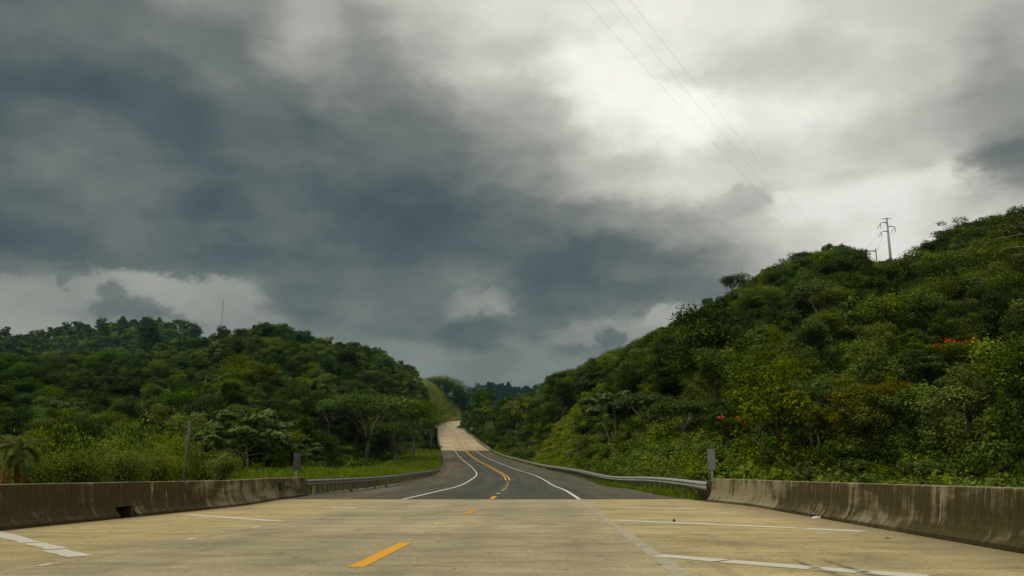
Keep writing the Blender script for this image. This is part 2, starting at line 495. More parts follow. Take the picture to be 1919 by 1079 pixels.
def mat_paint(name, col, dirtcol, worn):
    """road paint; worn 0..1 lets the surface beneath show through in flakes"""
    m, t, b = material(name, 0.7, 0.3)
    co = t.node('ShaderNodeTexCoord').outputs['Object']
    n = t.noise(co, 2.2, 6, 0.7, 0.3)
    n2 = t.noise(co, 30.0, 4, 0.7)
    t.put(b.inputs['Base Color'], t.mix(t.ramp(n2, [(0.3, 0.0), (0.8, 0.55)]), col, dirtcol))
    k = t.math('ADD', t.math('MULTIPLY', n, 0.6), t.math('MULTIPLY', n2, 0.4))
    a = t.ramp(k, [(max(0.0, 0.25 + 0.33 * worn - 0.06), 0.0), (0.25 + 0.33 * worn + 0.06, 1.0 - 0.45 * worn)])
    t.put(b.inputs['Alpha'], a)
    return m


def mat_leaf(name, dark, mid, lightc, var=0.40, trans=0.22, hue=0.03):
    m, t, b = material(name, 0.7, 0.05)
    tint = t.attr('tint')
    oi = t.node('ShaderNodeObjectInfo').outputs['Random']
    c = t.ramp(tint, [(0.05, dark), (0.5, mid), (0.95, lightc)])
    hsv = t.node('ShaderNodeHueSaturation', {'Color': c, 'Hue': t.math('ADD', 0.5, t.math('MULTIPLY', t.math('SUBTRACT', t.math('FRACT', t.math('MULTIPLY', oi, 7.31)), 0.5), hue)),
                                             'Saturation': t.math('ADD', 0.86, t.math('MULTIPLY', t.math('FRACT', t.math('MULTIPLY', oi, 13.7)), 0.25)),
                                             'Value': t.math('ADD', 1 - var, t.math('MULTIPLY', oi, 2 * var))})
    col = hsv.outputs[0]
    t.put(b.inputs['Base Color'], col)
    tr = t.node('ShaderNodeBsdfTranslucent', {'Color': t.mix(1.0, col, (1.25, 1.3, 0.6), 'MULTIPLY')})
    mx = t.node('ShaderNodeMixShader', {0: trans, 1: b.outputs[0], 2: tr.outputs[0]})
    t.put(t.n['Material Output'].inputs['Surface'], mx.outputs[0])
    return m


M = {}
M['deck'] = mat_concrete_deck()
M['far_deck'] = mat_far_deck()
M['asphalt'] = mat_asphalt()
M['barrier'] = mat_barrier('barrier_concrete', 0.50)
M['barrier_left'] = mat_barrier('barrier_concrete_dark', 0.20)
M['barrier_light'] = mat_barrier('barrier_concrete_pale', 0.95)
M['barrier_mid'] = mat_barrier('barrier_concrete_mixed', 0.74)
M['parapet'] = mat_simple('parapet_concrete', (0.13, 0.105, 0.065), (0.25, 0.21, 0.14), 0.35, 0.9)
M['substrate'] = mat_simple('joint_filler', (0.05, 0.045, 0.035), (0.08, 0.07, 0.05), 3.0, 0.95)
M['hole'] = mat_simple('opening_shade', (0.012, 0.011, 0.008), (0.03, 0.026, 0.018), 4.0, 0.95)  # near-black colour stands in for the shade inside the barrier openings
M['white'] = mat_paint('white_paint', (0.74, 0.71, 0.60), (0.50, 0.46, 0.36), 0.30)
M['white_crisp'] = mat_paint('white_paint_crisp', (0.78, 0.77, 0.70), (0.58, 0.56, 0.48), 0.0)
M['white_worn'] = mat_paint('white_paint_worn', (0.62, 0.56, 0.42), (0.46, 0.40, 0.28), 0.62)
M['white_ghost'] = mat_paint('white_paint_ghost', (0.58, 0.50, 0.36), (0.44, 0.37, 0.25), 0.80)
M['yellow'] = mat_paint('yellow_paint', (0.80, 0.39, 0.025), (0.68, 0.33, 0.03), 0.02)
M['yellow_worn'] = mat_paint('yellow_paint_worn', (0.72, 0.40, 0.06), (0.5, 0.33, 0.10), 0.50)
M['stud'] = mat_simple('stud_ceramic', (0.62, 0.52, 0.30), (0.5, 0.38, 0.15), 9.0, 0.4)
M['galv'] = mat_simple('galvanised_steel', (0.50, 0.52, 0.48), (0.36, 0.38, 0.34), 2.5, 0.5, 0.5, 0.25, 0.05)
M['galv_dark'] = mat_simple('galvanised_steel_weathered', (0.27, 0.285, 0.25), (0.15, 0.16, 0.13), 2.0, 0.55, 0.4, 0.45, 0.05)
M['wood_post'] = mat_simple('post_weathered', (0.13, 0.115, 0.08), (0.06, 0.05, 0.032), 5.0, 0.9, 0.2, 0, 0.2, (4, 4, 0.6))
M['kerb'] = mat_simple('kerb_concrete', (0.30, 0.265, 0.19), (0.16, 0.135, 0.085), 1.6, 0.9)
M['sign'] = mat_simple('sign_back', (0.22, 0.235, 0.235), (0.17, 0.18, 0.18), 1.5, 0.5, 0.4, 0.3)
M['sign_dark'] = mat_simple('sign_back_dull', (0.045, 0.052, 0.043), (0.062, 0.068, 0.055), 2.5, 0.7)
M['pole'] = mat_simple('utility_pole_wood', (0.115, 0.115, 0.10), (0.075, 0.075, 0.062), 3.0, 0.9, 0.2, 0, 0.2, (5, 5, 0.4))
M['pylon'] = mat_simple('pylon_steel', (0.30, 0.30, 0.29), (0.22, 0.22, 0.21), 1.0, 0.5, 0.4, 0.2)
M['insul'] = mat_simple('insulator', (0.10, 0.11, 0.11), (0.15, 0.15, 0.15), 4.0, 0.4)
M['wire_dark'] = mat_simple('wire_dark', (0.34, 0.34, 0.34), (0.38, 0.38, 0.38), 1.0, 0.6)
M['wire_pale'] = mat_simple('wire_bright', (0.62, 0.60, 0.50), (0.52, 0.50, 0.42), 1.0, 0.4)
M['rubber'] = mat_simple('rubber', (0.02, 0.02, 0.02), (0.03, 0.03, 0.03), 6.0, 0.9)
M['car_paint'] = mat_simple('car_paint_white', (0.80, 0.80, 0.78), (0.74, 0.74, 0.72), 1.0, 0.25, 0.5)
M['car_glass'] = mat_simple('car_glass', (0.02, 0.025, 0.025), (0.03, 0.035, 0.035), 1.0, 0.08, 0.6)
M['lamp_glass'] = mat_simple('headlight_lens', (0.75, 0.75, 0.72), (0.65, 0.65, 0.6), 4.0, 0.15, 0.6)
M['litter'] = mat_simple('paper_litter', (0.75, 0.73, 0.66), (0.6, 0.58, 0.5), 9.0, 0.8)
M['stone'] = mat_simple('dark_stone', (0.06, 0.05, 0.035), (0.10, 0.085, 0.06), 9.0, 0.9)
M['bark'] = mat_simple('bark', (0.085, 0.070, 0.045), (0.045, 0.036, 0.022), 2.5, 0.9, 0.2, 0, 0.3, (3, 3, 0.5))
M['bark_pale'] = mat_simple('bark_pale', (0.34, 0.32, 0.25), (0.19, 0.17, 0.12), 1.6, 0.85, 0.2, 0, 0.15, (2, 2, 0.6))
M['bark_mid'] = mat_simple('bark_mid', (0.17, 0.15, 0.105), (0.09, 0.078, 0.05), 1.8, 0.9, 0.2, 0, 0.2, (2, 2, 0.5))

M['leaf_dark'] = mat_leaf('leaf_dark', (0.009, 0.020, 0.003), (0.038, 0.070, 0.008), (0.105, 0.155, 0.020), 0.30)
M['leaf_mid'] = mat_leaf('leaf_mid', (0.018, 0.038, 0.003), (0.078, 0.128, 0.009), (0.195, 0.255, 0.024), 0.32)
M['leaf_olive'] = mat_leaf('leaf_olive', (0.024, 0.040, 0.003), (0.100, 0.140, 0.008), (0.215, 0.255, 0.022), 0.30)
M['leaf_yellow'] = mat_leaf('leaf_yellow_green', (0.055, 0.080, 0.004), (0.140, 0.180, 0.009), (0.245, 0.275, 0.022), 0.26, 0.30)
M['leaf_silver'] = mat_leaf('leaf_silver_green', (0.030, 0.052, 0.010), (0.076, 0.118, 0.026), (0.150, 0.200, 0.060), 0.20)
M['leaf_fern'] = mat_leaf('leaf_fern', (0.095, 0.125, 0.004), (0.205, 0.245, 0.008), (0.31, 0.33, 0.020), 0.15, 0.3)
M['leaf_deep'] = mat_leaf('leaf_deep', (0.005, 0.014, 0.005), (0.014, 0.032, 0.012), (0.035, 0.060, 0.022), 0.25)
M['leaf_bamboo'] = mat_leaf('leaf_bamboo', (0.050, 0.082, 0.003), (0.150, 0.200, 0.007), (0.27, 0.31, 0.018), 0.20, 0.3)
M['leaf_golden'] = mat_leaf('leaf_golden', (0.062, 0.064, 0.004), (0.155, 0.146, 0.007), (0.25, 0.215, 0.012), 0.15, 0.3)
M['leaf_palm'] = mat_leaf('leaf_palm', (0.05, 0.065, 0.014), (0.115, 0.135, 0.03), (0.20, 0.22, 0.065), 0.15)
M['leaf_dead'] = mat_leaf('leaf_dead', (0.10, 0.045, 0.010), (0.22, 0.10, 0.018), (0.32, 0.15, 0.03), 0.1)
M['blossom'] = mat_leaf('blossom_red', (0.40, 0.030, 0.010), (0.62, 0.060, 0.016), (0.70, 0.12, 0.03), 0.05, 0.3)
M['grass'] = mat_leaf('grass_blade', (0.085, 0.128, 0.004), (0.165, 0.232, 0.008), (0.25, 0.30, 0.020), 0.22, 0.35)
M['grass_dark'] = mat_leaf('grass_blade_dark', (0.048, 0.064, 0.007), (0.095, 0.118, 0.012), (0.16, 0.175, 0.028), 0.22, 0.30)


def mat_terrain():
    m, t, b = material('hill_ground', 0.95, 0.1)
    co = t.node('ShaderNodeNewGeometry').outputs['Position']
    n1 = t.noise(co, 0.05, 6, 0.65)
    n2 = t.noise(co, 0.9, 5, 0.7)
    nf = t.noise(t.mapping(co, (1, 1, 0.5)), 0.22, 6, 0.7)
    forest = t.mix(t.ramp(n1, [(0.35, 0.0), (0.65, 1.0)]), (0.020, 0.030, 0.006), (0.045, 0.058, 0.010))
    grass = t.mix(t.ramp(nf, [(0.35, 0.0), (0.68, 1.0)]), (0.085, 0.112, 0.010), (0.170, 0.195, 0.018))
    soil = t.mix(n2, (0.13, 0.075, 0.03), (0.20, 0.12, 0.05))
    g, s_ = t.attr('grass'), t.attr('soil')
    base = t.mix(g, forest, grass)
    sm = t.math('MULTIPLY', s_, t.ramp(t.math('ADD', t.math('MULTIPLY', n1, .5), t.math('MULTIPLY', nf, 0.5)), [(0.53, 0.0), (0.60, 0.75)]))
    base = t.mix(sm, base, soil)
    base = t.mix(1.0, base, t.ramp(n2, [(0.3, 0.65), (0.7, 1.35)]), 'MULTIPLY')
    t.put(b.inputs['Base Color'], base)
    bump(t, b, t.math('ADD', n2, nf), 0.9, 0.4)
    return m


M['terrain'] = mat_terrain()

# ------------------------------------------------------------------ road alignment
K = np.array([30, 45, 60, 80, 100, 130, 170, 220, 280, 360, 450, 550, 640, 700, 750, 800, 860.])
CURV = np.array([-1.456, -0.545, -0.764, -0.821, -0.759, -0.755, -0.630, -0.264, 0.022, 0.139, 0.143, -0.261, -0.540, 2.691, -0.594, 1.586, 7.673])
GRADE = np.array([0.548, 0.715, 0.088, 2.074, 1.684, 1.734, 3.381, 4.318, 6.715, 8.835, 6.902, 7.565, 5.843, 6.710, 9.560, 10.691, 9.550])
BANK = np.array([0.124, 1.854, -0.123, -1.624, 1.346, 2.773, 2.960, 3.768, 1.346, 1.018, 0.539, 0.767, 0.316, -0.220, -0.789, -0.907, -1.269])
KW = np.array([0, 30, 45, 80, 130, 250, 350, 600, 900.])
WLS = np.array([4.584, 4.423, 5.917, 4.788, 6.083, 5.435, 4.515, 6.100, 9.867])
WRS = np.array([4.638, 5.457, 3.047, 4.086, 4.977, 5.460, 4.330, 4.380, 4.617])
LW = 3.65
DS = 2.0
S = np.arange(-90, 962, DS)
_c = np.interp(S, K, CURV, left=0) * 1e-3
_c[S < 30] = 0
_g = np.interp(S, K, GRADE, left=0) * 1e-2
_g[S < 30] = 0
RB = np.interp(S, K, BANK, left=0) * 1e-2
RB[S < 30] = 0
_k = np.exp(-0.5 * (np.arange(-18, 19) / 6.5) ** 2)
_k /= _k.sum()
RB = np.where(S < 36, 0.0, np.convolve(np.pad(RB, 18, 'edge'), _k, 'valid') * np.clip((S - 34) / 20, 0, 1))
RPSI = 0.0383264 + np.cumsum(_c) * DS
RX = np.cumsum(np.sin(RPSI)) * DS
RY = np.cumsum(np.cos(RPSI)) * DS
RZ = np.cumsum(_g) * DS
i0 = int(np.argmin(abs(S)))
RX = RX - RX[i0] - 2.20984
RY = RY - RY[i0]
RZ = RZ - RZ[i0]
S_JOINT, S_FAR, S_END = 36.2, 302.0, 930.0


def rp(s, off=0.0, h=0.0):
    """point at station s, lateral offset off (right positive), height h over the road"""
    psi = np.interp(s, S, RPSI)
    return (float(np.interp(s, S, RX) + off * math.cos(psi)), float(np.interp(s, S, RY) - off * math.sin(psi)),
            float(np.interp(s, S, RZ) + off * np.interp(s, S, RB) + h))


def smooth_w(W):
    a = np.interp(S, KW, W)
    k = np.exp(-0.5 * (np.arange(-24, 25) / 9.0) ** 2)
    k /= k.sum()
    b = np.convolve(np.pad(a, 24, 'edge'), k, 'valid')
    m_ = np.clip((S - 30) / 20, 0, 1)
    return a * (1 - m_) + b * m_


WLS_F, WRS_F = smooth_w(WLS), smooth_w(WRS)


def wl(s): return float(np.interp(s, S, WLS_F))
def wr(s): return float(np.interp(s, S, WRS_F))
def el(s): return -LW - wl(s)
def er(s): return LW + wr(s)


def ribbon(mb, ss, o1, o2, h=0.0, nx=1):
    """sheet along stations ss between two offset functions"""
    k = len(mb.v)
    st, of = mb.a.setdefault('st', []), mb.a.setdefault('off', [])
    for s_ in ss:
        a, b = o1(s_), o2(s_)
        for i in range(nx + 1):
            o = a + (b - a) * i / nx
            mb.v.append(rp(s_, o, h))
            st.append(float(s_))
            of.append(float(o))
    for j in range(len(ss) - 1):
        for i in range(nx):
            a = k + j * (nx + 1) + i
            mb.f.append((a, a + 1, a + nx + 2, a + nx + 1))


def stations(a, b, step):
    n = max(1, int(math.ceil((b - a) / step)))
    return [a + (b - a) * i / n for i in range(n + 1)]


def ground_px(px, py, h=0.0):
    """point of the level bridge deck seen at a photo pixel"""
    a, e = ray(px, py)
    d = (CAM_H - h) / -e
    return (d * math.sin(a), d * math.cos(a), h)


def near_so(px, py):
    x, y, _ = ground_px(px, py)
    psi = 0.0383264
    dx, dy = x + 2.20984, y
    return dx * math.sin(psi) + dy * math.cos(psi), dx * math.cos(psi) - dy * math.sin(psi)


# ------------------------------------------------------------------ terrain
def knots(lst):
    out = []
    for k in lst:
        a, e = ray(k[0], k[1])
        out.append((a, e) + tuple(k[2:]))
    out.sort()
    return np.array(out)


# px, py of the canopy skyline, ridge distance, foot distance, foot height, canopy height at the ridge
RIGHT = knots([
    (850, 868, 560, 520, 6, 0.0), (872, 838, 600, 480, 8, 6.0), (895, 790, 690, 400, 10, 13.0), (920, 774, 680, 318, 9, 13.0), (950, 757, 640, 250, 6.5, 13.0), (985, 739, 610, 205, 4, 13.0), (1012, 728, 590, 182, 3, 14.0),
    (1040, 708, 560, 160, 2.5, 9), (1100, 690, 520, 105, 1, 9), (1150, 668, 490, 85, 0.2, 9), (1200, 646, 460, 75, 0, 9), (1250, 620, 440, 72, -0.5, 9),
    (1300, 598, 420, 72, -1, 9), (1340, 578, 405, 72, -1, 9), (1400, 535, 390, 72, -1, 9), (1440, 508, 380, 72, -1, 6.5), (1480, 492, 375, 72, -1, 6.5), (1520, 480, 370, 70, -1, 6.5), (1560, 471, 365, 70, -1, 6.5),
    (1600, 472, 360, 70, -1, 6.5), (1640, 484, 350, 70, -1, 6), (1690, 482, 340, 68, -1, 6), (1740, 460, 330, 66, -1, 6.5), (1800, 432, 320, 66, -1, 6.5),
    (1860, 420, 310, 64, -1, 6.5), (1919, 406, 300, 62, -1, 6.5), (2150, 370, 290, 58, -2, 6.5), (2500, 340, 280, 55, -2, 6.5)])
LEFT = knots([
    (-700, 640, 600, 120, -10, 9), (-300, 640, 600, 120, -10, 9), (0, 655, 600, 125, -10, 17), (120, 648, 610, 125, -10, 17), (200, 646, 620, 125, -10, 17), (300, 640, 640, 125, -10, 17), (370, 624, 670, 125, -9, 17), (420, 618, 690, 130, -8, 17),
    (460, 612, 700, 130, -7, 15), (500, 605, 700, 135, -6, 13), (540, 613, 705, 140, -5, 17), (600, 626, 715, 150, -4, 17), (650, 640, 725, 165, -3, 17), (690, 645, 740, 185, -2, 17), (720, 656, 755, 205, -1, 17),
    (750, 673, 780, 240, 0, 17), (780, 700, 840, 300, 0, 5), (800, 710, 880, 420, 6, 1), (825, 727, 900, 600, 20, 0), (850, 745, 915, 760, 38, 0), (875, 763, 930, 870, 50, 0), (893, 777, 940, 900, 55, 0), (905, 800, 960, 920, 50, 0), (925, 850, 970, 930, 20, 0)])
FARLEFT = knots([
    (-700, 640, 1300), (-300, 600, 1300), (-60, 604, 1300), (0, 613, 1300), (40, 622, 1300), (70, 612, 1300), (110, 602, 1300), (150, 600, 1300), (200, 598, 1300), (250, 594, 1300), (290, 591, 1300), (320, 594, 1300),
    (350, 606, 1280), (380, 620, 1260), (420, 630, 1250), (470, 640, 1250), (600, 700, 1250), (700, 800, 1250)])
FARMID = knots([(800, 800, 2100), (850, 752, 2100), (870, 733, 2100), (885, 723, 2100), (905, 718, 2100), (925, 716, 2100), (950, 718, 2100), (970, 722, 2100), (985, 726, 2100), (1005, 724, 2100), (1025, 723, 2100), (1060, 735, 2100), (1150, 790, 2100)])


def layer(az, r, T, p):
    e = np.interp(az, T[:, 0], T[:, 1])
    rr = np.interp(az, T[:, 0], T[:, 2])
    rb = np.interp(az, T[:, 0], T[:, 3])
    zb = np.interp(az, T[:, 0], T[:, 4])
    hc = np.interp(az, T[:, 0], T[:, 5])
    zr = CAM_H + e * rr - hc
    t = np.clip((r - rb) / (rr - rb), 0, 1)
    z = zb + (zr - zb) * t ** p
    return np.where(r > rr, zr - 0.28 * (r - rr), z), rr


def far_layer(az, r, T, width, hc):
    e = np.interp(az, T[:, 0], T[:, 1])
    rr = np.interp(az, T[:, 0], T[:, 2])
    zr = CAM_H + e * rr - hc
    return zr - 0.36 * np.abs(r - rr) * np.where(r < rr, 1.0, 0.8)


def fbm(x, y, sc, seed=0):
    """cheap smooth pseudo-noise"""
    v = 0
    amp, tot = 1.0, 0.0
    r_ = np.random.default_rng(seed)
    for o in range(4):
        for _ in range(3):
            a = r_.uniform(0, 2 * np.pi)
            ph = r_.uniform(0, 6.28)
            f = sc * 2 ** o * r_.uniform(0.7, 1.3)
            v = v + amp * np.sin((x * np.cos(a) + y * np.sin(a)) * f + ph)
        tot += amp * 1.7
        amp *= 0.55
    return v / tot


def road_dist(x, y):
    """distance to the centreline, its station and side (right positive)"""
    x, y = np.atleast_1d(x).astype(float), np.atleast_1d(y).astype(float)
    d = np.full(x.shape, 1e9)
    si = np.zeros(x.shape, int)
    for c in range(0, len(x), 20000):
        sl = slice(c, c + 20000)
        dd = (x[sl, None] - RX[None, ::2]) ** 2 + (y[sl, None] - RY[None, ::2]) ** 2
        j = dd.argmin(1)
        si[sl] = j * 2
        d[sl] = np.sqrt(dd[np.arange(len(j)), j])
    psi = RPSI[si]
    off = (x - RX[si]) * np.cos(psi) - (y - RY[si]) * np.sin(psi)
    return d, S[si], off, si


def terrain_z(x, y):
    x, y = np.atleast_1d(x).astype(float), np.atleast_1d(y).astype(float)
    r = np.hypot(x, y)
    az = np.arctan2(x, y)
    zr, rr_r = layer(az, r, RIGHT, 0.92)
    zl, rr_l = layer(az, r, LEFT, 0.85)
    zr = np.where(az < RIGHT[0, 0], -60, zr)
    zl = np.where(az > LEFT[-1, 0], -60, zl)
    zf = np.where((az > FARLEFT[-1, 0]) | (az < -2.0), -60, far_layer(az, r, FARLEFT, 500, 19))
    zm = np.where((az < FARMID[0, 0]) | (az > FARMID[-1, 0]), -60, far_layer(az, r, FARMID, 500, 17))
    floor = np.where(az < 0.0, -10.0, -1.5)
    floor = np.where(np.abs(az) > 1.25, -5.0, floor)
    floor = np.where(r > 330, -18, floor)
    z = np.maximum(np.maximum(np.maximum(zr, zl), np.maximum(zf, zm)), floor)
    back = np.clip((np.abs(az) - 1.3) / 0.5, 0, 1)
    z = z * (1 - back) + back * np.minimum(-5 + 0.08 * np.maximum(r - 60, 0), 60)
    near_ridge = np.clip((r - 80) / 200, 0, 1) * np.clip(1.25 - r / np.where(az > -0.03, rr_r, rr_l), 0.12, 1)
    z = z + fbm(x, y, 0.030, 3) * 6.0 * near_ridge + fbm(x, y, 0.11, 5) * 1.0 * np.clip((r - 40) / 60, 0, 1) * np.clip(1.3 - r / 700, 0.3, 1)
    # road corridor
    d, s, off, si = road_dist(x, y)
    rz = RZ[si] + off * RB[si]
    wls, wrs = np.interp(s, S, WLS_F), np.interp(s, S, WRS_F)
    beyond = np.where(off > 0, off - (LW + wrs), -off - (LW + wls))           # metres past the pavement edge
    # deep below the two bridges
    on_near = s < S_JOINT - 1
    on_far = (s > S_FAR + 2) & (s < 842)
    under = np.where(on_near, -7.0, np.minimum(rz - 9.0, z))
    k = np.clip((beyond - 1.0) / 8.0, 0, 1)
    k = k * k * (3 - 2 * k)
    zb = under * (1 - k) + z * k
    # embankment beside the asphalt
    verge = np.where(off > 0, rz - 0.15 + 0.02 * np.clip(beyond, 0, 3), rz - 0.12 + 0.05 * np.clip(beyond, 0, 9))
    k2 = np.clip((beyond - np.where(off > 0, 2.5, 10.0)) / np.where(off > 0, 9.0, 18.0), 0, 1)
    k2 = k2 * k2 * (3 - 2 * k2)
    ze = np.where(beyond < 0, rz - 0.5, verge * (1 - k2) + z * k2)
    z = np.where(on_near | on_far, zb, np.where((s >= S_JOINT - 1) & (s <= 935), ze, z))
    return z


MASK = {}


def masks(x, y):
    """where grass grows instead of forest, and where bare soil shows"""
    r = np.hypot(x, y)
    az = np.arctan2(x, y)
    d, s, off, si = road_dist(x, y)
    wls, wrs = np.interp(s, S, WLS_F), np.interp(s, S, WRS_F)
    beyond = np.where(off > 0, off - (LW + wrs), -off - (LW + wls))
    on_land = (s >= S_JOINT - 1) & (s <= S_FAR + 1)
    g = np.zeros_like(r)
    wob = fbm(x, y, 0.12, 9)
    g = np.maximum(g, on_land * (off < 0) * np.clip((13.0 + 3 * wob - beyond) / 2, 0, 1))
    g = np.maximum(g, on_land * (off > 0) * np.clip((3.2 + 1.0 * wob - beyond) / 1.5, 0, 1))
    # bright grassy bank beside the right guardrail
    a1, a2 = azi(996), azi(1100)
    bank = np.clip((az - a1) / 0.012, 0, 1) * np.clip((a2 - az) / 0.012, 0, 1) * np.clip((r - 105) / 15, 0, 1) * np.clip((250 + 25 * wob - r) / 12, 0, 1) * (off > 0) * np.clip((beyond - 1.5) / 1.5, 0, 1)
    g = np.maximum(g, bank)
    # cut slope at the end of the far bridge
    cut = np.clip((r - 600) / 60, 0, 1) * np.clip((az - azi(770, 740)) / 0.010, 0, 1) * np.clip((azi(905, 760) - az) / 0.004, 0, 1) * np.clip((1000 - r) / 30, 0, 1)
    g = np.maximum(g, cut)
    return g, cut, bank, beyond, s, off


def build_terrain():
    azs = np.concatenate([np.radians(np.arange(-180, -46, 4.0)), np.radians(np.arange(-46, 46, 0.36)), np.radians(np.arange(46, 180, 4.0))])
    rs = [9.0]
    while rs[-1] < 3900:
        rs.append(rs[-1] * 1.019 + 0.2)
    rs = np.array(rs)
    A, R = np.meshgrid(azs, rs, indexing='ij')
    X, Y = (R * np.sin(A)).ravel(), (R * np.cos(A)).ravel()
    Z = terrain_z(X, Y)
    g, cut, bank, _, _, _ = masks(X, Y)
    na, nr = len(azs), len(rs)
    V = np.stack([X, Y, Z], 1)
    V = np.vstack([V, [[0, 0, -7.0]]])
    i, j = np.meshgrid(np.arange(na), np.arange(nr - 1), indexing='ij')
    i2 = (i + 1) % na
    quads = np.stack([i * nr + j, i * nr + j + 1, i2 * nr + j + 1, i2 * nr + j], -1).reshape(-1, 4)
    c = len(V) - 1
    fan = [(c, k * nr, ((k + 1) % na) * nr) for k in range(na)]
    me = bpy.data.meshes.new('hill_terrain')
    me.from_pydata(V.tolist(), [], quads.tolist() + fan)
    me.materials.append(M['terrain'])
    me.polygons.foreach_set('use_smooth', [True] * len(me.polygons))
    for nm, val in (('grass', np.append(g, 0)), ('soil', np.append(cut, 0))):
        at = me.attributes.new(nm, 'FLOAT', 'POINT')
        at.data.foreach_set('value', val.astype(np.float32))
    me.update()
    return tag(link('hill_terrain', me), 'green hills and valley floor under the forest on both sides of the road', None, None, 'structure')


terrain = build_terrain()


def build_haze():
    mb = MB()
    mb.box((0, 0, 140), (8200, 8200, 340))
    m = bpy.data.materials.new('haze_air')
    m.use_nodes = True
    t = NT(m.node_tree)
    t.n.clear()
    v = t.node('ShaderNodeVolumePrincipled', {'Color': (0.32, 0.72, 0.88, 1), 'Density': HAZE, 'Anisotropy': 0.2})
    t.node('ShaderNodeOutputMaterial', {'Volume': v.outputs[0]})
    tag(mb.build('haze', m), 'thin damp haze filling the valley', None, None, 'stuff')


HAZE = 0.00005
build_haze()

# ------------------------------------------------------------------ near bridge deck, asphalt, far deck
deck = MB()
ribbon(deck, stations(-60, S_JOINT - 0.02, 4), lambda s: el(s) - 0.6, lambda s: er(s) + 0.6, -0.03, 2)
deck = tag(deck.build('bridge_deck', M['substrate']), 'beige concrete deck of the near bridge', None, None, 'structure')
JOINTS = [-60, -36, -24, -12, -3, 4.5, 10.4, 16.2, 22.6, 29.4, S_JOINT]
for a, b in zip(JOINTS[:-1], JOINTS[1:]):
    mb = MB()
    g = 0.008
    ribbon(mb, stations(a + g, b - g, 3), lambda s: el(s) - 0.02, lambda s: er(s) + 0.02, 0.0, 6)
    n = len(mb.v)
    top = list(mb.f)
    # slab edges
    ss = stations(a + g, b - g, 3)
    nx = 7
    for row in (0, len(ss) - 1):
        for i in range(6):
            p, q = mb.v[row * nx + i], mb.v[row * nx + i + 1]
            k = len(mb.v)
            mb.v += [(p[0], p[1], p[2] - 0.028), (q[0], q[1], q[2] - 0.028)]
            mb.a['st'] += [ss[row]] * 2
            mb.a['off'] += [0.0, 0.0]
            mb.f.append((row * nx + i, row * nx + i + 1, k + 1, k))
    mb.build('concrete_slab', M['deck'], deck)

road = MB()
ribbon(road, stations(S_JOINT + 0.03, S_FAR, 3), lambda s: el(s) - 0.9, lambda s: min(er(s) + 0.12, 8.25), 0.0, 6)
road = tag(road.build('asphalt_road', M['asphalt'], smooth=True), 'dark asphalt road curving away between the two bridges', None, None, 'structure')
exp = MB()
ribbon(exp, [S_JOINT - 0.005, S_JOINT + 0.035], lambda s: el(s), lambda s: er(s), 0.001, 6)
exp.build('expansion_joint', M['substrate'], road)

fard = MB()
fs = stations(S_FAR + 0.02, S_END, 5)
ribbon(fard, fs, lambda s: el(s), lambda s: er(s), 0.0, 6)
fard = tag(fard.build('far_bridge_deck', M['far_deck'], smooth=True), 'pale concrete deck of the far bridge climbing towards the hill', None, None, 'structure')
gird = MB()
for side in (-1, 1):
    e = el if side < 0 else er
    ribbon(gird, stations(S_FAR, 845, 10), lambda s, e=e, side=side: e(s) + side * 0.45, lambda s, e=e, side=side: e(s) + side * 0.449, -0.05)
    k = len(gird.v)
    for s_ in stations(S_FAR, 845, 10):
        for h in (0.0, -1.6):
            gird.v.append(rp(s_, e(s_) + side * 0.46, h))
            gird.a['st'].append(s_)
            gird.a['off'].append(0.0)
    m_ = len(stations(S_FAR, 845, 10))
    for j in range(m_ - 1):
        gird.f.append((k + 2 * j, k + 2 * j + 2, k + 2 * j + 3, k + 2 * j + 1))
gird.build('edge_girder', M['parapet'], fard)


def wall(ss, e, side, height, thick, mat, name, parent):
    mb = MB()
    rows = []
    for s_ in ss:
        o = e(s_)
        rows.append([rp(s_, o + side * 0.02, 0.0), rp(s_, o + side * 0.12, height), rp(s_, o + side * (0.12 + thick), height), rp(s_, o + side * (0.12 + thick), -0.3)])
    for r_ in rows:
        mb.v += r_
    for j in range(len(ss) - 1):
        for i in range(3):
            a = j * 4 + i
            mb.f.append((a, a + 1, a + 5, a + 4))
    mb.f += [(0, 1, 2, 3), tuple(len(mb.v) - 4 + i for i in (3, 2, 1, 0))]
    return mb.build(name, mat, parent)


for side, e, words in ((-1, el, 'low concrete parapet along the valley side of the far bridge, by the umbrella trees'),
                       (1, er, 'low concrete parapet along the hill side of the far bridge, by the palms')):
    par = empty('bridge_parapet', rp(S_FAR, e(S_FAR)), 0, words, 'parapet', 'parapets of the far bridge')
    base = Vector(par.location)
    cuts = [S_FAR + 1, 345, 390, 440, 500, 560, 620, 690, 760, 820, 870, S_END]
    for a, b in zip(cuts[:-1], cuts[1:]):
        o = wall(stations(a, b - 0.15, 6), e, side, 0.95, 0.3, M['parapet'], 'parapet_section', par)
        o.location = -base


# ------------------------------------------------------------------ road markings
def stripe(name, mat, ss, off, width, parent, h=0.005):
    mb = MB()
    ribbon(mb, ss, lambda s: off - width / 2, lambda s: off + width / 2, h)
    return mb.build(name, mat, parent)


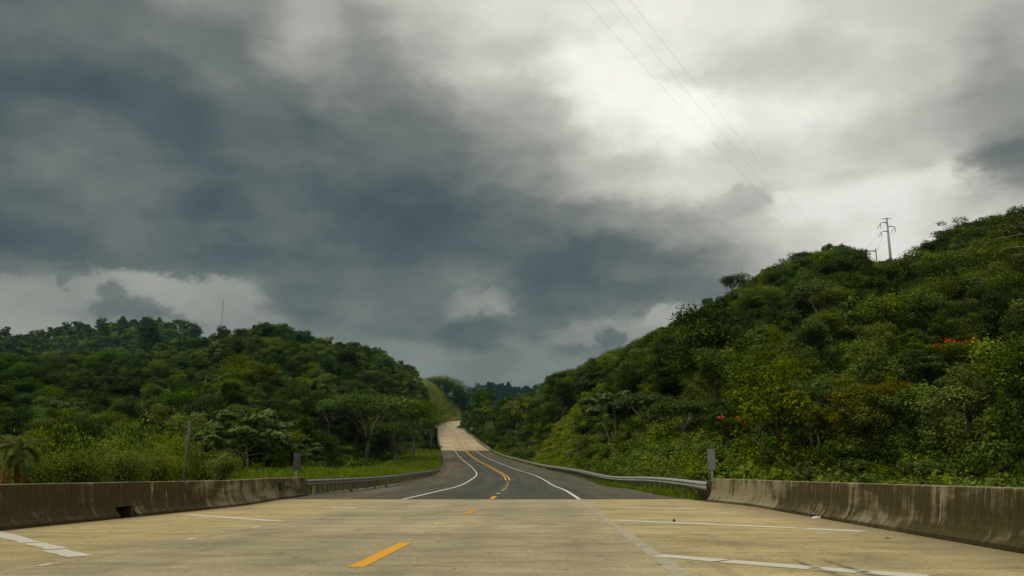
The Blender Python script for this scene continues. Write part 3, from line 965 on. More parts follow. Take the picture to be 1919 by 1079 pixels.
stripe('edge_line', M['white_crisp'], stations(S_JOINT + 0.05, S_FAR - 0.05, 3), -LW, 0.15, road)
stripe('edge_line', M['white_crisp'], stations(S_JOINT + 0.05, S_FAR - 0.05, 3), LW, 0.15, road)
for o in (-0.19, 0.19):
    stripe('centre_line', M['yellow'], stations(86, S_FAR - 0.05, 3), o, 0.15, road)
    stripe('centre_line', M['yellow_worn'], stations(S_FAR + 0.05, 860, 5), o, 0.15, fard)
stripe('edge_line', M['white'], stations(S_FAR + 0.05, 860, 5), -LW, 0.20, fard)
stripe('edge_line', M['white'], stations(S_FAR + 0.05, 860, 5), LW, 0.20, fard)
stripe('centre_dash', M['yellow'], stations(36.7, 40.2, 1), 0.0, 0.20, road)
for a, b, mname in ((50, 53.2, 'yellow_worn'), (62, 64.5, 'yellow_worn'), (73, 76.0, 'yellow_worn')):
    stripe('centre_dash', M[mname], stations(a, b, 1), 0.0, 0.18, road)
stripe('edge_line', M['white_ghost'], stations(-10, S_JOINT - 0.05, 2), -LW, 0.20, deck)
stripe('edge_line', M['white_worn'], stations(-10, S_JOINT - 0.05, 2), LW, 0.20, deck)
# yellow centre dashes on the deck
s1, o1 = near_so(675, 1063)
s2, o2 = near_so(755, 1017)
stripe('centre_dash', M['yellow'], stations(s1, s2, 0.5), (o1 + o2) / 2, 0.19, deck, 0.005)
s3, o3 = near_so(872, 963.5)
s4, o4 = near_so(887, 955.5)
stripe('centre_dash', M['yellow_worn'], stations(s3, s4, 0.5), o3, 0.24, deck, 0.005)
# thin setting-out lines at both ends of the near dash
for s_, w in ((s1 + 0.02, 0.58), (s2, 0.85)):
    mb = MB()
    ribbon(mb, [s_ - 0.015, s_ + 0.015], lambda s, w=w: (o1 + o2) / 2 - w, lambda s, w=w: (o1 + o2) / 2 + w, 0.003)
    mb.build('setting_out_line', M['white_worn'], deck)


def hatch(p1, p2, w, mat, n=10, parent=deck, wob=0.012):
    """painted diagonal of the shoulder hatching"""
    a, b = Vector(ground_px(*p1)), Vector(ground_px(*p2))
    d = (b - a).normalized()
    nrm = Vector((-d.y, d.x, 0))
    mb = MB()
    for i in range(n + 1):
        p = a.lerp(b, i / n)
        for sgn in (-1, 1):
            q = p + nrm * (w / 2 + random.uniform(-wob, wob)) * sgn
            mb.v.append((q.x, q.y, 0.006))
    for i in range(n):
        mb.f.append((2 * i, 2 * i + 2, 2 * i + 3, 2 * i + 1))
    return mb.build('hatch_line', mat, parent)


hatch((1232, 1041), (1352, 1051), 0.36, M['white'])
hatch((1360, 1052), (1525, 1065), 0.38, M['white'])
hatch((1529, 1065.3), (1615, 1072), 0.38, M['white'])
hatch((1624, 1072.8), (1735, 1081), 0.36, M['white'])
hatch((1152, 975), (1490, 989.5), 0.42, M['white'], 20)
hatch((1508, 991), (1619, 996), 0.46, M['white'])
hatch((1110, 949.5), (1300, 953.7), 0.46, M['white'], 16)
hatch((1306, 954), (1408, 957.5), 0.40, M['white_worn'])
hatch((-40, 990), (60, 1017), 0.30, M['white'], 10, deck, 0.03)
hatch((62, 1018), (108, 1029), 0.28, M['white'], 8, deck, 0.03)
hatch((100, 1031), (150, 1043), 0.32, M['white'], 8, deck, 0.03)
hatch((348, 964.5), (520, 976.5), 0.36, M['white'], 14)
hatch((522, 976.7), (532, 976.9), 0.16, M['white'], 2)
hatch((530, 946.2), (604, 949.4), 0.36, M['white_worn'])
hatch((608, 949.6), (671, 952.8), 0.42, M['white'])
# bits of the worn edge line that are still bright
hatch((72, 1061), (98, 1056.5), 0.10, M['white'], 3)
hatch((352, 1011.5), (366, 1008.7), 0.10, M['white'], 3)
hatch((472, 989.5), (490, 986), 0.10, M['white'], 3)


def tyre_mark(pts, w, name='tyre_mark'):
    mb = MB()
    P = [Vector(ground_px(*p)) for p in pts]
    n = len(P)
    for i, p in enumerate(P):
        d = (P[min(i + 1, n - 1)] - P[max(i - 1, 0)]).normalized()
        nrm = Vector((-d.y, d.x, 0))
        ww = w * (0.25 + 0.75 * math.sin(math.pi * min(1, (i + 0.3) / (n - 1)) * 0.55))
        for sgn in (-1, 1):
            q = p + nrm * ww / 2 * sgn
            mb.v.append((q.x, q.y, 0.011))
    for i in range(n - 1):
        mb.f.append((2 * i, 2 * i + 2, 2 * i + 3, 2 * i + 1))
    mb.build(name, M['tyre'], deck)


m, t, b = material('tyre_rubber_mark', 0.8, 0.2)
b.inputs['Base Color'].default_value = (0.075, 0.065, 0.05, 1)
co = t.node('ShaderNodeTexCoord').outputs['Object']
t.put(b.inputs['Alpha'], t.ramp(t.noise(co, 5.0, 5, 0.7), [(0.36, 0.0), (0.68, 0.60)]))
M['tyre'] = m
tyre_mark([(1485, 1048), (1510, 1059), (1535, 1068), (1562, 1076), (1600, 1086)], 0.13)
tyre_mark([(1535, 1048), (1568, 1058), (1600, 1068), (1632, 1077), (1670, 1088)], 0.13)

# raised studs between the dashes
for px, py in ((768, 1012.5), (789, 1000.5), (811, 990), (845, 975.3), (859, 968.8)):
    x, y, _ = ground_px(px, py)
    mb = MB()
    mb.box((0, 0, 0.009), (0.09, 0.10, 0.012), 0)
    o = mb.build('paint_fleck', M['white'], deck)
    o.location = (x, y, 0)
mb = MB()
x, y, _ = ground_px(824, 983)
mb.add([(-.13, -.06, 0), (.13, -.06, 0), (.13, .06, 0), (-.13, .06, 0), (-.09, -.03, .035), (.09, -.03, .035), (.09, .03, .035), (-.09, .03, .035)],
       [(4, 5, 6, 7), (0, 1, 5, 4), (1, 2, 6, 5), (2, 3, 7, 6), (3, 0, 4, 7)])
stud_me = mb.mesh('road_stud', M['stud'])
o = link('road_stud', stud_me, deck, (x, y, 0.004))
for s_ in (44.5, 57, 68, 80):
    link('road_stud', stud_me, road, rp(s_, 0.0, 0.003))

# ------------------------------------------------------------------ concrete barriers of the near bridge
PROF = [(0.0, 0.0), (0.0, 0.075), (0.10, 0.16), (0.17, 0.30), (0.20, 0.42), (0.255, 0.835), (0.275, 0.855), (0.29, 0.86), (0.44, 0.86), (0.455, 0.855), (0.475, 0.835), (0.475, -0.3)]


def barrier_section(a, b, e, side, mat, parent, scupper=False, h_scale=1.0, taper_end=False):
    mb = MB()
    ss = stations(a, b, 0.5)
    st, hh = mb.a.setdefault('st', []), mb.a.setdefault('hh', [])
    prof = PROF
    if scupper:      # drain mouth: the toe is cut away to a flat recessed face
        prof = [(0.42, 0.0), (0.42, 0.22), (0.15, 0.27), (0.17, 0.30)] + PROF[4:]
    n = len(prof)
    for s_ in ss:
        jit = 0.006 * mnoise.noise(Vector((s_ * 1.7, side * 9, 0)))
        for i, (d, h) in enumerate(prof):
            mb.v.append(rp(s_, e(s_) + side * (d + jit), h * h_scale + jit * (h > 0.2)))
            st.append(float(s_))
            hh.append(float(h))
    for j in range(len(ss) - 1):
        for i in range(n - 1):
            k = j * n + i
            mb.f.append((k, k + 1, k + n + 1, k + n) if side > 0 else (k, k + n, k + n + 1, k + 1))
    mb.f.append(tuple(range(n)))
    mb.f.append(tuple((len(ss) - 1) * n + i for i in range(n - 1, -1, -1)))
    o = mb.build('barrier_section', mat, parent)
    o.location = -Vector(parent.location)
    return o


S_LEND, S_REND = 41.6, 33.9
bl = empty('concrete_barrier', rp(S_LEND, el(S_LEND)), 0, 'dark mouldy concrete bridge barrier with a drain mouth at its foot, on the valley side', 'barrier', 'concrete barriers of the near bridge')
sc1, _ = near_so(215, 971.5)
sc2, _ = near_so(290, 964.8)
cuts = [-60, -45, -30, -15, -5, 4, 10, sc1]
for a, b in zip(cuts[:-1], cuts[1:]):
    barrier_section(a + 0.006, b - 0.006, el, -1, M['barrier_left'], bl)
barrier_section(sc1, sc2, el, -1, M['barrier_left'], bl, True)
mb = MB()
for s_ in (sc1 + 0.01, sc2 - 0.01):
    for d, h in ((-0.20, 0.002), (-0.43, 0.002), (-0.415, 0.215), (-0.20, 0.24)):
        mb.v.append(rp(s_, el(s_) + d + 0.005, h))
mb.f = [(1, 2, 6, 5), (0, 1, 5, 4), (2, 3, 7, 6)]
o = mb.build('drain_shade_lining', M['hole'], bl)  # dark sheet paints the shade of the drain mouth
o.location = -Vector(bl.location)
mb = MB()
mid_ = (sc1 + sc2) / 2 - 0.1
for s_ in (mid_ - 0.13, mid_ + 0.13):
    for d, h in ((-0.07, 0.0), (-0.40, 0.0), (-0.40, 0.2), (-0.13, 0.235)):
        mb.v.append(rp(s_, el(s_) + d, h))
mb.f = [(0, 1, 2, 3), (7, 6, 5, 4), (0, 3, 7, 4), (3, 2, 6, 7)]
mb.a = {'st': [0.0] * 8, 'hh': [0.1] * 8}
o = mb.build('drain_pillar', M['barrier_left'], bl)
o.location = -Vector(bl.location)
cuts = [sc2, 22.0, 26.5, 31.0, S_LEND]
for (a, b), mm in zip(zip(cuts[:-1], cuts[1:]), ('barrier_left', 'barrier', 'barrier_mid', 'barrier_mid')):
    barrier_section(a + 0.006, b - 0.006, el, -1, M[mm], bl)
# small inspection slot near the end, its shaded depth painted near-black on a box
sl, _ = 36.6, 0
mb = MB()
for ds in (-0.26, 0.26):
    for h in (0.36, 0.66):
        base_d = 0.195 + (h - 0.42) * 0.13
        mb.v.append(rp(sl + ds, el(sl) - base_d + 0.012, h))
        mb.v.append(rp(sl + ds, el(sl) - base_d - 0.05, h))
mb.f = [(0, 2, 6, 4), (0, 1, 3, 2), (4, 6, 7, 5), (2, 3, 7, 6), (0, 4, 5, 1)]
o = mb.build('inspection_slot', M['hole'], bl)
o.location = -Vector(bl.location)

br = empty('concrete_barrier', rp(S_REND, er(S_REND)), 0, 'brown stained concrete bridge barrier with a pale end section, on the hill side', 'barrier', 'concrete barriers of the near bridge')
cuts = [-60, -45, -30, -15, -5, 4, 12, 19.5, 26.6, S_REND]
for a, b in zip(cuts[:-1], cuts[1:]):
    barrier_section(a + 0.008, b - 0.008, er, 1, M['barrier_light'] if b == S_REND else M['barrier'], br)


# ------------------------------------------------------------------ guardrails
WPROF = [(0.00, 0.155), (0.045, 0.125), (0.075, 0.075), (0.075, 0.055), (0.02, 0.012), (0.02, -0.012), (0.075, -0.055), (0.075, -0.075), (0.045, -0.125), (0.00, -0.155)]


def guardrail(s_a, s_b, e, side, gap, hmid, words, post_pitch, mat):
    root = empty('guardrail', rp(s_a, e(s_a)), 0, words, 'guardrail', 'steel guardrails beside the asphalt road')
    base = Vector(root.location)
    joints = [s_a]
    while joints[-1] < s_b - 10:
        joints.append(joints[-1] + (7.62 if joints[-1] < 110 else 30.0))
    joints.append(s_b)
    for a, b in zip(joints[:-1], joints[1:]):
        mb = MB()
        ss = stations(a - (0.1 if a > s_a else 0), b + 0.1, 1.9)
        n = len(WPROF)
        lap = 0.004 if joints.index(a) % 2 else 0.0
        for s_ in ss:
            for d, h in WPROF:
                mb.v.append(rp(s_, e(s_) + side * (gap(s_) - d - lap), hmid + h))
            for d, h in WPROF:
                mb.v.append(rp(s_, e(s_) + side * (gap(s_) - d + 0.006 - lap), hmid + h))
        for j in range(len(ss) - 1):
            for i in range(n - 1):
                k = j * 2 * n + i
                mb.f.append((k, k + 1, k + 2 * n + 1, k + 2 * n))
                k += n
                mb.f.append((k, k + 2 * n, k + 2 * n + 1, k + 1))
            k = j * 2 * n
            mb.f.append((k, k + 2 * n, k + 3 * n, k + n))
            mb.f.append((k + n - 1, k + 2 * n - 1, k + 4 * n - 1, k + 3 * n - 1))
        o = mb.build('rail_section', mat, root, True)
        o.location = -base
    # posts and their spacer blocks
    pm = MB()
    pm.box((0, 0, 0), (0.15, 0.15, 1.25), 0)
    pme = pm.mesh('post', M['wood_post'])
    bm_ = MB()
    bm_.box((0, 0, 0), (0.20, 0.14, 0.35), 0)
    bme = bm_.mesh('spacer_block', M['wood_post'])
    s_ = s_a + 0.35
    k = 0
    while s_ < s_b and k < 120:
        psi = float(np.interp(s_, S, RPSI))
        p = Vector(rp(s_, e(s_) + side * (gap(s_) + 0.285), hmid + 0.18 - 0.625)) - base
        q = Vector(rp(s_, e(s_) + side * (gap(s_) + 0.105), hmid)) - base
        o = link('post', pme, root, p)
        o.rotation_euler = (0, 0, -psi)
        o2 = link('spacer_block', bme, root, q)
        o2.rotation_euler = (0, 0, -psi)
        s_ += post_pitch(s_)
        k += 1
    return root


guardrail(S_LEND - 0.1, S_FAR + 1, el, -1, lambda s: 0.05 if s > 44 else 0.12, 0.60,
          'dull grey steel guardrail on close-set posts along the bright grass verge', lambda s: 0.95 if s < 62 else (1.9 if s < 150 else 4.0), M['galv_dark'])
guardrail(S_REND - 0.1, S_FAR + 1, er, 1, lambda s: 8.45 - er(s) + 0.25 * min(1, max(0, (s - 34) / 8)) * min(1, max(0, (75 - s) / 25)), 0.58,
          'bright grey steel guardrail running from the pale barrier end along the hillside', lambda s: 0.48 if s < 37.5 else (1.9 if s < 150 else 4.0), M['galv'])
# low kerb along the guardrail on the valley side
kb = MB()
for s_ in stations(44.5, 68, 1.0):
    e = el(s_) + 0.55
    j = 0.02 * random.uniform(-1, 1)
    kb.v += [rp(s_, e + j, 0.0), rp(s_, e - 0.04 + j, 0.11 + j), rp(s_, e - 0.18 + j, 0.12 + j), rp(s_, e - 0.19 + j, -0.05)]
nk = len(kb.v) // 4
for j in range(nk - 1):
    if j in (4, 12, 17):
        continue
    for i in range(3):
        kb.f.append((4 * j + i, 4 * j + 4 + i, 4 * j + 5 + i, 4 * j + 1 + i))
kb.f += [(0, 1, 2, 3)]
tag(kb.build('kerb', M['kerb']), 'broken pale concrete kerb at the foot of the dull guardrail', None, None, 'structure')


# ------------------------------------------------------------------ signs, pole, pylon, mast, wires, car, litter
def rounded_plate(w, h, th, r=0.05):
    mb = MB()
    pts = []
    for cx_, cz_, a0 in ((w / 2 - r, h / 2 - r, 0), (-w / 2 + r, h / 2 - r, 90), (-w / 2 + r, -h / 2 + r, 180), (w / 2 - r, -h / 2 + r, 270)):
        for k in range(4):
            a = math.radians(a0 + 30 * k)
            pts.append((cx_ + r * math.cos(a), cz_ + r * math.sin(a)))
    n = len(pts)
    for yy in (-th / 2, th / 2):
        mb.v += [(x, yy, z) for x, z in pts]
    mb.f.append(tuple(range(n)))
    mb.f.append(tuple(range(2 * n - 1, n - 1, -1)))
    for k in range(n):
        mb.f.append((k, n + k, n + (k + 1) % n, (k + 1) % n))
    return mb


def marker(px, py_top, py_bot, w_px, dist, words, mat):
    a, e1 = ray(px, py_top)
    _, e2 = ray(px, py_bot)
    z1, z2 = CAM_H + e1 * dist, CAM_H + e2 * dist
    x, y = dist * math.sin(a), dist * math.cos(a)
    zg = float(terrain_z(x, y)[0])
    root = empty('road_sign', (x, y, zg), -a * 0.5, words, 'sign', 'narrow marker signs at the barrier ends')
    pl = rounded_plate(w_px / F * dist, z1 - z2, 0.006).build('plate', mat, root)
    pl.location = (0, -0.035, (z1 + z2) / 2 - zg)
    pm = MB()
    L = z1 - zg - 0.06
    t_ = 0.006
    pm.add([(-.035, -.028, 0), (-.015, -.028, 0), (-.015, .012, 0), (.015, .012, 0), (.015, -.028, 0), (.035, -.028, 0), (.035, -.022, 0), (.021, -.022, 0), (.021, .018, 0), (-.021, .018, 0), (-.021, -.022, 0), (-.035, -.022, 0)] +
           [(-.035, -.028, L), (-.015, -.028, L), (-.015, .012, L), (.015, .012, L), (.015, -.028, L), (.035, -.028, L), (.035, -.022, L), (.021, -.022, L), (.021, .018, L), (-.021, .018, L), (-.021, -.022, L), (-.035, -.022, L)],
           [(i, (i + 1) % 12, (i + 1) % 12 + 12, i + 12) for i in range(12)])
    pm.build('post', M['galv'], root)
    for zz in (0.2, -0.2):
        bmb = MB()
        bmb.tube([(0, -0.047, 0), (0, -0.03, 0)], 0.012, 6)
        o = bmb.build('bolt', M['galv'], root)
        o.location = (0, 0, (z1 + z2) / 2 - zg + zz)


marker(1332, 841, 880.5, 13.5, 37.5, 'tall narrow grey sign plate standing behind the pale barrier end', M['sign'])
marker(557.5, 848, 881, 13.0, 44.5, 'dull dark narrow sign plate standing in the tall grass behind the mouldy barrier', M['sign_dark'])
# small pale sign beyond the far bridge parapet
a, e1 = ray(884, 801)
dist = 455.0
x, y = dist * math.sin(a), dist * math.cos(a)
ztop = CAM_H + e1 * dist
zg = float(terrain_z(x, y)[0])
root = empty('road_sign', (x, y, zg), 0, 'small pale blue-grey sign plate beside the far bridge parapet', 'sign')
pl = rounded_plate(1.5, 1.9, 0.02, 0.1).build('plate', mat_simple('sign_pale', (0.30, 0.36, 0.36), (0.24, 0.29, 0.29), 1.0, 0.5), root)
pl.location = (0, -0.06, ztop - 0.95 - zg)
pm = MB()
pm.tube([(0, 0, 0), (0, 0, ztop - zg - 0.1)], 0.05, 6)
pm.build('post', M['galv'], root)

# utility pole in the valley
dist = 72.0
a, e1 = ray(351, 790)
a = azi(346, 885)
x, y = dist * math.sin(a), dist * math.cos(a)
zg = float(terrain_z(x, y)[0])
zt = CAM_H + e1 * dist
root = empty('utility_pole', (x, y, zg), 0, 'bare grey wooden utility pole standing in the yellow-green thicket', 'pole')
pm = MB()
pm.tube([(0, 0, -0.5), (0.02, 0, (zt - zg) * 0.5), (0.10, 0, zt - zg)], [0.16, 0.14, 0.115], 10)
pm.build('shaft', M['pole'], root, True)
pm = MB()
pm.tube([(0.10, 0, zt - zg), (0.10, 0, zt - zg + 0.04)], [0.12, 0.10], 10)
pm.build('cap', M['galv_dark'], root)
for zz in (0.9, 1.5, 2.6):
    pm = MB()
    pm.tube([(0.06, -0.14, zt - zg - zz), (0.06, -0.24, zt - zg - zz)], 0.018, 6)
    pm.build('bolt', M['galv_dark'], root)

# steel pole with three arms on the ridge
PD = 372.0
a, et = ray(1660, 408)
ab, eb = ray(1669, 492)
x, y = PD * math.sin(ab), PD * math.cos(ab)
zt = CAM_H + et * PD
zg = float(terrain_z(x, y)[0])
H = zt - zg
root = empty('power_pylon', (x, y, zg), 0, 'tall grey steel power pole with staggered arms on the hill crest against the sky', 'pylon')
lean = 0.0
pm = MB()
pm.tube([(0, 0, -1), (0.15, 0, H * 0.5), (0.2, 0, H)], [0.85, 0.58, 0.30], 12)
pm.build('shaft', M['pylon'], root, True)
sc_ = PD / F
arms = []
tip_pts = []
for (dx, dyp, sgn) in ((-9, 410, 0), (-11, 418, -1), (14, 425, 1), (-11, 434, -1)):
    zz = H - (dyp - 408.5) * sc_
    pm = MB()
    if sgn == 0:
        pm.tube([(-9 * sc_, 0, zz - 0.25), (0, 0, zz), (9 * sc_, 0, zz - 0.05)], [0.10, 0.2, 0.10], 6)
        pm.build('ground_wire_arm', M['pylon'], root)
        continue
    L = dx * sc_
    pm.tube([(0.1, 0, zz), (L * 0.6, 0, zz + 0.25), (L, 0, zz - 0.15)], [0.24, 0.18, 0.11], 6)
    arm = pm.build('cross_arm', M['pylon'], root)
    pm = MB()
    pm.tube([(L, 0, zz - 0.15), (L, 0, zz - 2.2)], 0.13, 6)
    pm.build('insulator', M['insul'], arm)
    pm = MB()
    pm.tube([(L, 0, zz - 0.15), (L + (-1.6 if sgn > 0 else -1.2), 0.8, zz - 2.4)], 0.11, 6)
    pm.build('insulator', M['insul'], arm)
    tip_pts.append(Vector((x + L, y, zg + zz - 2.2)))

# H-frame just behind the crest
a, et = ray(1632, 466)
D2 = 384.0
x2, y2 = D2 * math.sin(a), D2 * math.cos(a)
zg2 = float(terrain_z(x2, y2)[0])
H2 = CAM_H + et * D2 - zg2 + 0.0
root = empty('wooden_pylon', (x2, y2, zg2), 0, 'dark H-shaped twin wooden pole frame on the crest beside the steel power pole', 'pylon')
for dx in (-8.5 * D2 / F, 8.5 * D2 / F):
    pm = MB()
    pm.tube([(dx, 0, -1), (dx, 0, H2)], [0.26, 0.20], 8)
    pm.build('pole', M['wood_post'], root)
pm = MB()
pm.box((0, 0, H2 - 1.0), (17 * D2 / F + 0.5, 0.3, 0.34))
pm.build('crossbar', M['wood_post'], root)

# lattice radio mast on the saddle of the left ridge
MD = 1000.0
a, et = ray(418.5, 561)
x, y = MD * math.sin(a), MD * math.cos(a)
zg = float(terrain_z(x, y)[0])
H = CAM_H + et * MD - zg
root = empty('radio_mast', (x, y, zg), 0, 'thin grey lattice radio mast rising behind the saddle of the wooded ridge', 'mast')
def leg_at(k, h):
    w_ = 2.6 * (1 - h / H) + 0.45
    a_ = 2.094 * k + 0.4
    return (w_ * math.cos(a_), w_ * math.sin(a_), h)
for k in range(3):
    pm = MB()
    pm.tube([leg_at(k, 0), leg_at(k, H)], [0.11, 0.08], 5)
    pm.build('leg', M['pylon'], root)
pm = MB()
nseg = 16
for i in range(nseg):
    h0, h1 = H * i / nseg, H * (i + 1) / nseg
    for k in range(3):
        pm.tube([leg_at(k, h0), leg_at((k + 1) % 3, h1)], 0.05, 4, False)
        pm.tube([leg_at(k, h1), leg_at((k + 1) % 3, h1)], 0.045, 4, False)
tag(pm.build('lattice_bracing', M['pylon'], root), kind='stuff')


def wire(name, pts, r, mat, words, cat, group):
    mb = MB()
    mb.tube(pts, r, 4, False)
    o = mb.build(name, mat)
    return tag(o, words, cat, group)


def pix3(px, py, d):
    a, e = ray(px, py)
    return Vector((d * math.sin(a), d * math.cos(a), CAM_H + e * d))


def catenary(p, q, sag, n=24):
    out = []
    for i in range(n + 1):
        t_ = i / n
        v = p.lerp(q, t_)
        v.z -= sag * 4 * t_ * (1 - t_)
        out.append(v)
    return out


for (q1, q2, words) in (((1040, -62), (1540, 478), 'dark overhead power cable across the sky, lowest of the three'),
                        ((1098, -58), (1552, 474), 'dark overhead power cable across the sky, middle of the three'),
                        ((1135, -58), (1572, 476), 'dark overhead power cable across the sky, highest of the three')):
    wire('power_line', catenary(pix3(q1[0], q1[1], 110), pix3(q2[0], q2[1], 400), 1.6), 0.013, M['wire_dark'], words, 'power line', 'power cables crossing the sky')
for (pp, r_, words) in (
        ([(1722, 447, 330), (1760, 452, 240), (1803, 453.2, 190), (1850, 449.6, 150), (1915, 438, 115), (2010, 415, 80)], 0.016, 'pale cable sagging across the wooded hillside, topmost of the three'),
        ([(1712, 449, 330), (1749, 455.4, 245), (1794, 462.3, 195), (1850, 464.8, 150), (1919, 461.4, 115), (2010, 450, 80)], 0.016, 'pale cable sagging across the wooded hillside, between two others'),
        ([(1690, 463, 330), (1722.8, 470.7, 270), (1758, 478.2, 235), (1803, 482, 190), (1850, 482, 150), (1919, 475.4, 115), (2010, 462, 80)], 0.016, 'pale cable sagging across the wooded hillside, lowest of the three')):
    P3 = [pix3(*q) for q in pp]
    fine_pts = []
    for i in range(len(P3) - 1):          # Catmull-Rom through the hanging points
        p0, p1, p2, p3 = P3[max(i - 1, 0)], P3[i], P3[i + 1], P3[min(i + 2, len(P3) - 1)]
        for k in range(6):
            u_ = k / 6
            fine_pts.append(0.5 * ((2 * p1) + (p2 - p0) * u_ + (2 * p0 - 5 * p1 + 4 * p2 - p3) * u_ ** 2 + (3 * p1 - p0 - 3 * p2 + p3) * u_ ** 3))
    fine_pts.append(P3[-1])
    wire('power_line', fine_pts, r_, M['wire_pale'], words, 'power line', 'pale cables over the hillside')
for k, tp in enumerate(tip_pts):
    end = Vector((x2 + (-3 + 3 * k), y2 + 6, zg2 + H2 - 1.0))
    wire('power_line', catenary(tp, end, 1.2, 10), 0.035, M['wire_dark'], 'thin dark cable dropping from the ' + ('topmost', 'opposite', 'lowest')[k] + ' arm of the steel power pole', 'power line', 'cables at the steel power pole')

# oncoming white car far up the bridge
def build_car():
    s_ = 735.0
    psi = float(np.interp(s_, S, RPSI))
    root = empty('parked_car', rp(s_, -3.0, 0.004), -psi + math.pi, 'small white car far up the pale bridge, coming this way', 'car')
    root.name = 'car'
    prof = [(-2.1, 0.35), (-2.15, 0.62), (-2.05, 0.85), (-1.9, 0.92), (0.95, 0.92), (1.95, 0.78), (2.15, 0.62), (2.15, 0.35)]     # body side, front is +Y
    def loft(prof, w0, w1):
        mb = MB()
        n = len(prof)
        for sx in (-1, 1):
            for yy, zz in prof:
                mb.v.append((sx * (w0 if zz < 0.6 else w1), yy, zz))
        mb.f.append(tuple(range(n - 1, -1, -1)))
        mb.f.append(tuple(range(n, 2 * n)))
        for i in range(n):
            mb.f.append((i, (i + 1) % n, n + (i + 1) % n, n + i))
        return mb
    loft(prof, 0.86, 0.82).build('body', M['car_paint'], root)
    loft([(-1.75, 0.925), (-1.35, 1.40), (0.25, 1.40), (0.98, 0.925)], 0.74, 0.70).build('window_band', M['car_glass'], root)
    loft([(-1.42, 1.402), (-1.25, 1.47), (0.12, 1.47), (0.30, 1.402)], 0.68, 0.66).build('roof', M['car_paint'], root)
    for sx in (-1, 1):
        for yy in (-1.3, 1.35):
            mb = MB()
            mb.tube([(sx * 0.70, yy, 0.33), (sx * 0.885, yy, 0.33)], 0.33, 14)
            wh = mb.build('wheel', M['rubber'], root)
            mb = MB()
            mb.tube([(sx * 0.886, yy, 0.33), (sx * 0.893, yy, 0.33)], 0.20, 12)
            mb.build('rim', M['galv'], wh)
        mb = MB()
        mb.box((sx * 0.62, 2.13, 0.68), (0.34, 0.08, 0.14))
        mb.build('headlight', M['lamp_glass'], root)
        mb = MB()
        mb.box((sx * 0.94, 0.72, 0.98), (0.18, 0.10, 0.13))
        mb.build('wing_mirror', M['car_paint'], root)
    mb = MB()
    mb.box((0, 2.14, 0.50), (0.9, 0.06, 0.14))
    mb.build('grille', M['rubber'], root)


build_car()


def lump(name, px, py, size, mat, words, cat):
    x, y, _ = ground_px(px, py)
    mb = MB()
    n = 7
    r_ = random.Random(px)
    ring0 = [(math.cos(6.283 * k / n) * size[0] * r_.uniform(.7, 1.1), math.sin(6.283 * k / n) * size[1] * r_.uniform(.7, 1.1), 0) for k in range(n)]
    ring1 = [(a_ * 0.7, b_ * 0.7, size[2] * r_.uniform(.6, 1)) for a_, b_, _ in ring0]
    mb.add(ring0 + ring1 + [(0, 0, size[2])], [(k, (k + 1) % n, n + (k + 1) % n, n + k) for k in range(n)] + [(n + k, n + (k + 1) % n, 2 * n) for k in range(n)])
    o = mb.build(name, mat)
    o.location = (x, y, 0.007)
    return tag(o, words, cat)


lump('litter', 1531, 971.5, (0.13, 0.09, 0.05), M['litter'], 'crumpled white scrap of litter near the foot of the brown stained barrier', 'litter')
lump('stone', 1263.5, 977.8, (0.045, 0.04, 0.06), M['stone'], 'small dark stone lying on the long white hatch line', 'stone')
lump('stone', 1663, 1009.5, (0.07, 0.03, 0.015), M['stone'], 'flat dark chip on the beige shoulder near the brown stained barrier', 'stone')
lump('stone', 1431, 947.8, (0.05, 0.04, 0.03), M['stone'], 'small dark pebble near the pale end section of the barrier', 'stone')

#==VEG==
# ------------------------------------------------------------------ vegetation: source shapes
def leaf_mesh(name, C, N, size, tint, mat, aspect=0.55, droop=0.0, fold=0.16, seed=0, dirs=None):
    """many small folded leaf faces as one mesh; C centres, N facing, size lengths, tint 0..1 own colour"""
    r_ = np.random.default_rng(seed)
    n = len(C)
    N = N / (np.linalg.norm(N, axis=1, keepdims=True) + 1e-9)
    T = r_.normal(size=(n, 3)) if dirs is None else dirs
    T = T - N * (T * N).sum(1, keepdims=True)
    T /= np.linalg.norm(T, axis=1, keepdims=True) + 1e-9
    B = np.cross(N, T)
    L = (size * 0.5)[:, None]
    asp = (aspect * r_.uniform(0.75, 1.25, n))[:, None]
    V = np.empty((n, 4, 3))
    V[:, 0] = C - T * L
    V[:, 1] = C + T * L - np.array([0, 0, 1.0]) * droop * size[:, None]
    V[:, 2] = C + B * L * asp - N * L * fold
    V[:, 3] = C - B * L * asp - N * L * fold
    V = V.reshape(-1, 3)
    idx = (np.arange(n) * 4)[:, None]
    tri = np.concatenate([idx + np.array([[0, 3, 1]]), idx + np.array([[0, 1, 2]])], 1).reshape(-1)
    return raw_mesh(name, V, tri, np.repeat(tint, 2), mat)


def raw_mesh(name, V, tri, tint, mat):
    me = bpy.data.meshes.new(name)
    nt = len(tri) // 3
    me.vertices.add(len(V))
    me.vertices.foreach_set('co', V.astype(np.float32).ravel())
    me.loops.add(nt * 3)
    me.loops.foreach_set('vertex_index', tri.astype(np.int32))
    me.polygons.add(nt)
    me.polygons.foreach_set('loop_start', np.arange(0, nt * 3, 3, dtype=np.int32))
    at = me.attributes.new('tint', 'FLOAT', 'FACE')
    at.data.foreach_set('value', np.clip(tint, 0, 1).astype(np.float32))
    me.materials.append(mat)
    me.update(calc_edges=True)
    return me


def mesh_arrays(me):
    n = len(me.vertices)
    V = np.empty(n * 3, np.float32)
    me.vertices.foreach_get('co', V)
    return V.reshape(-1, 3)


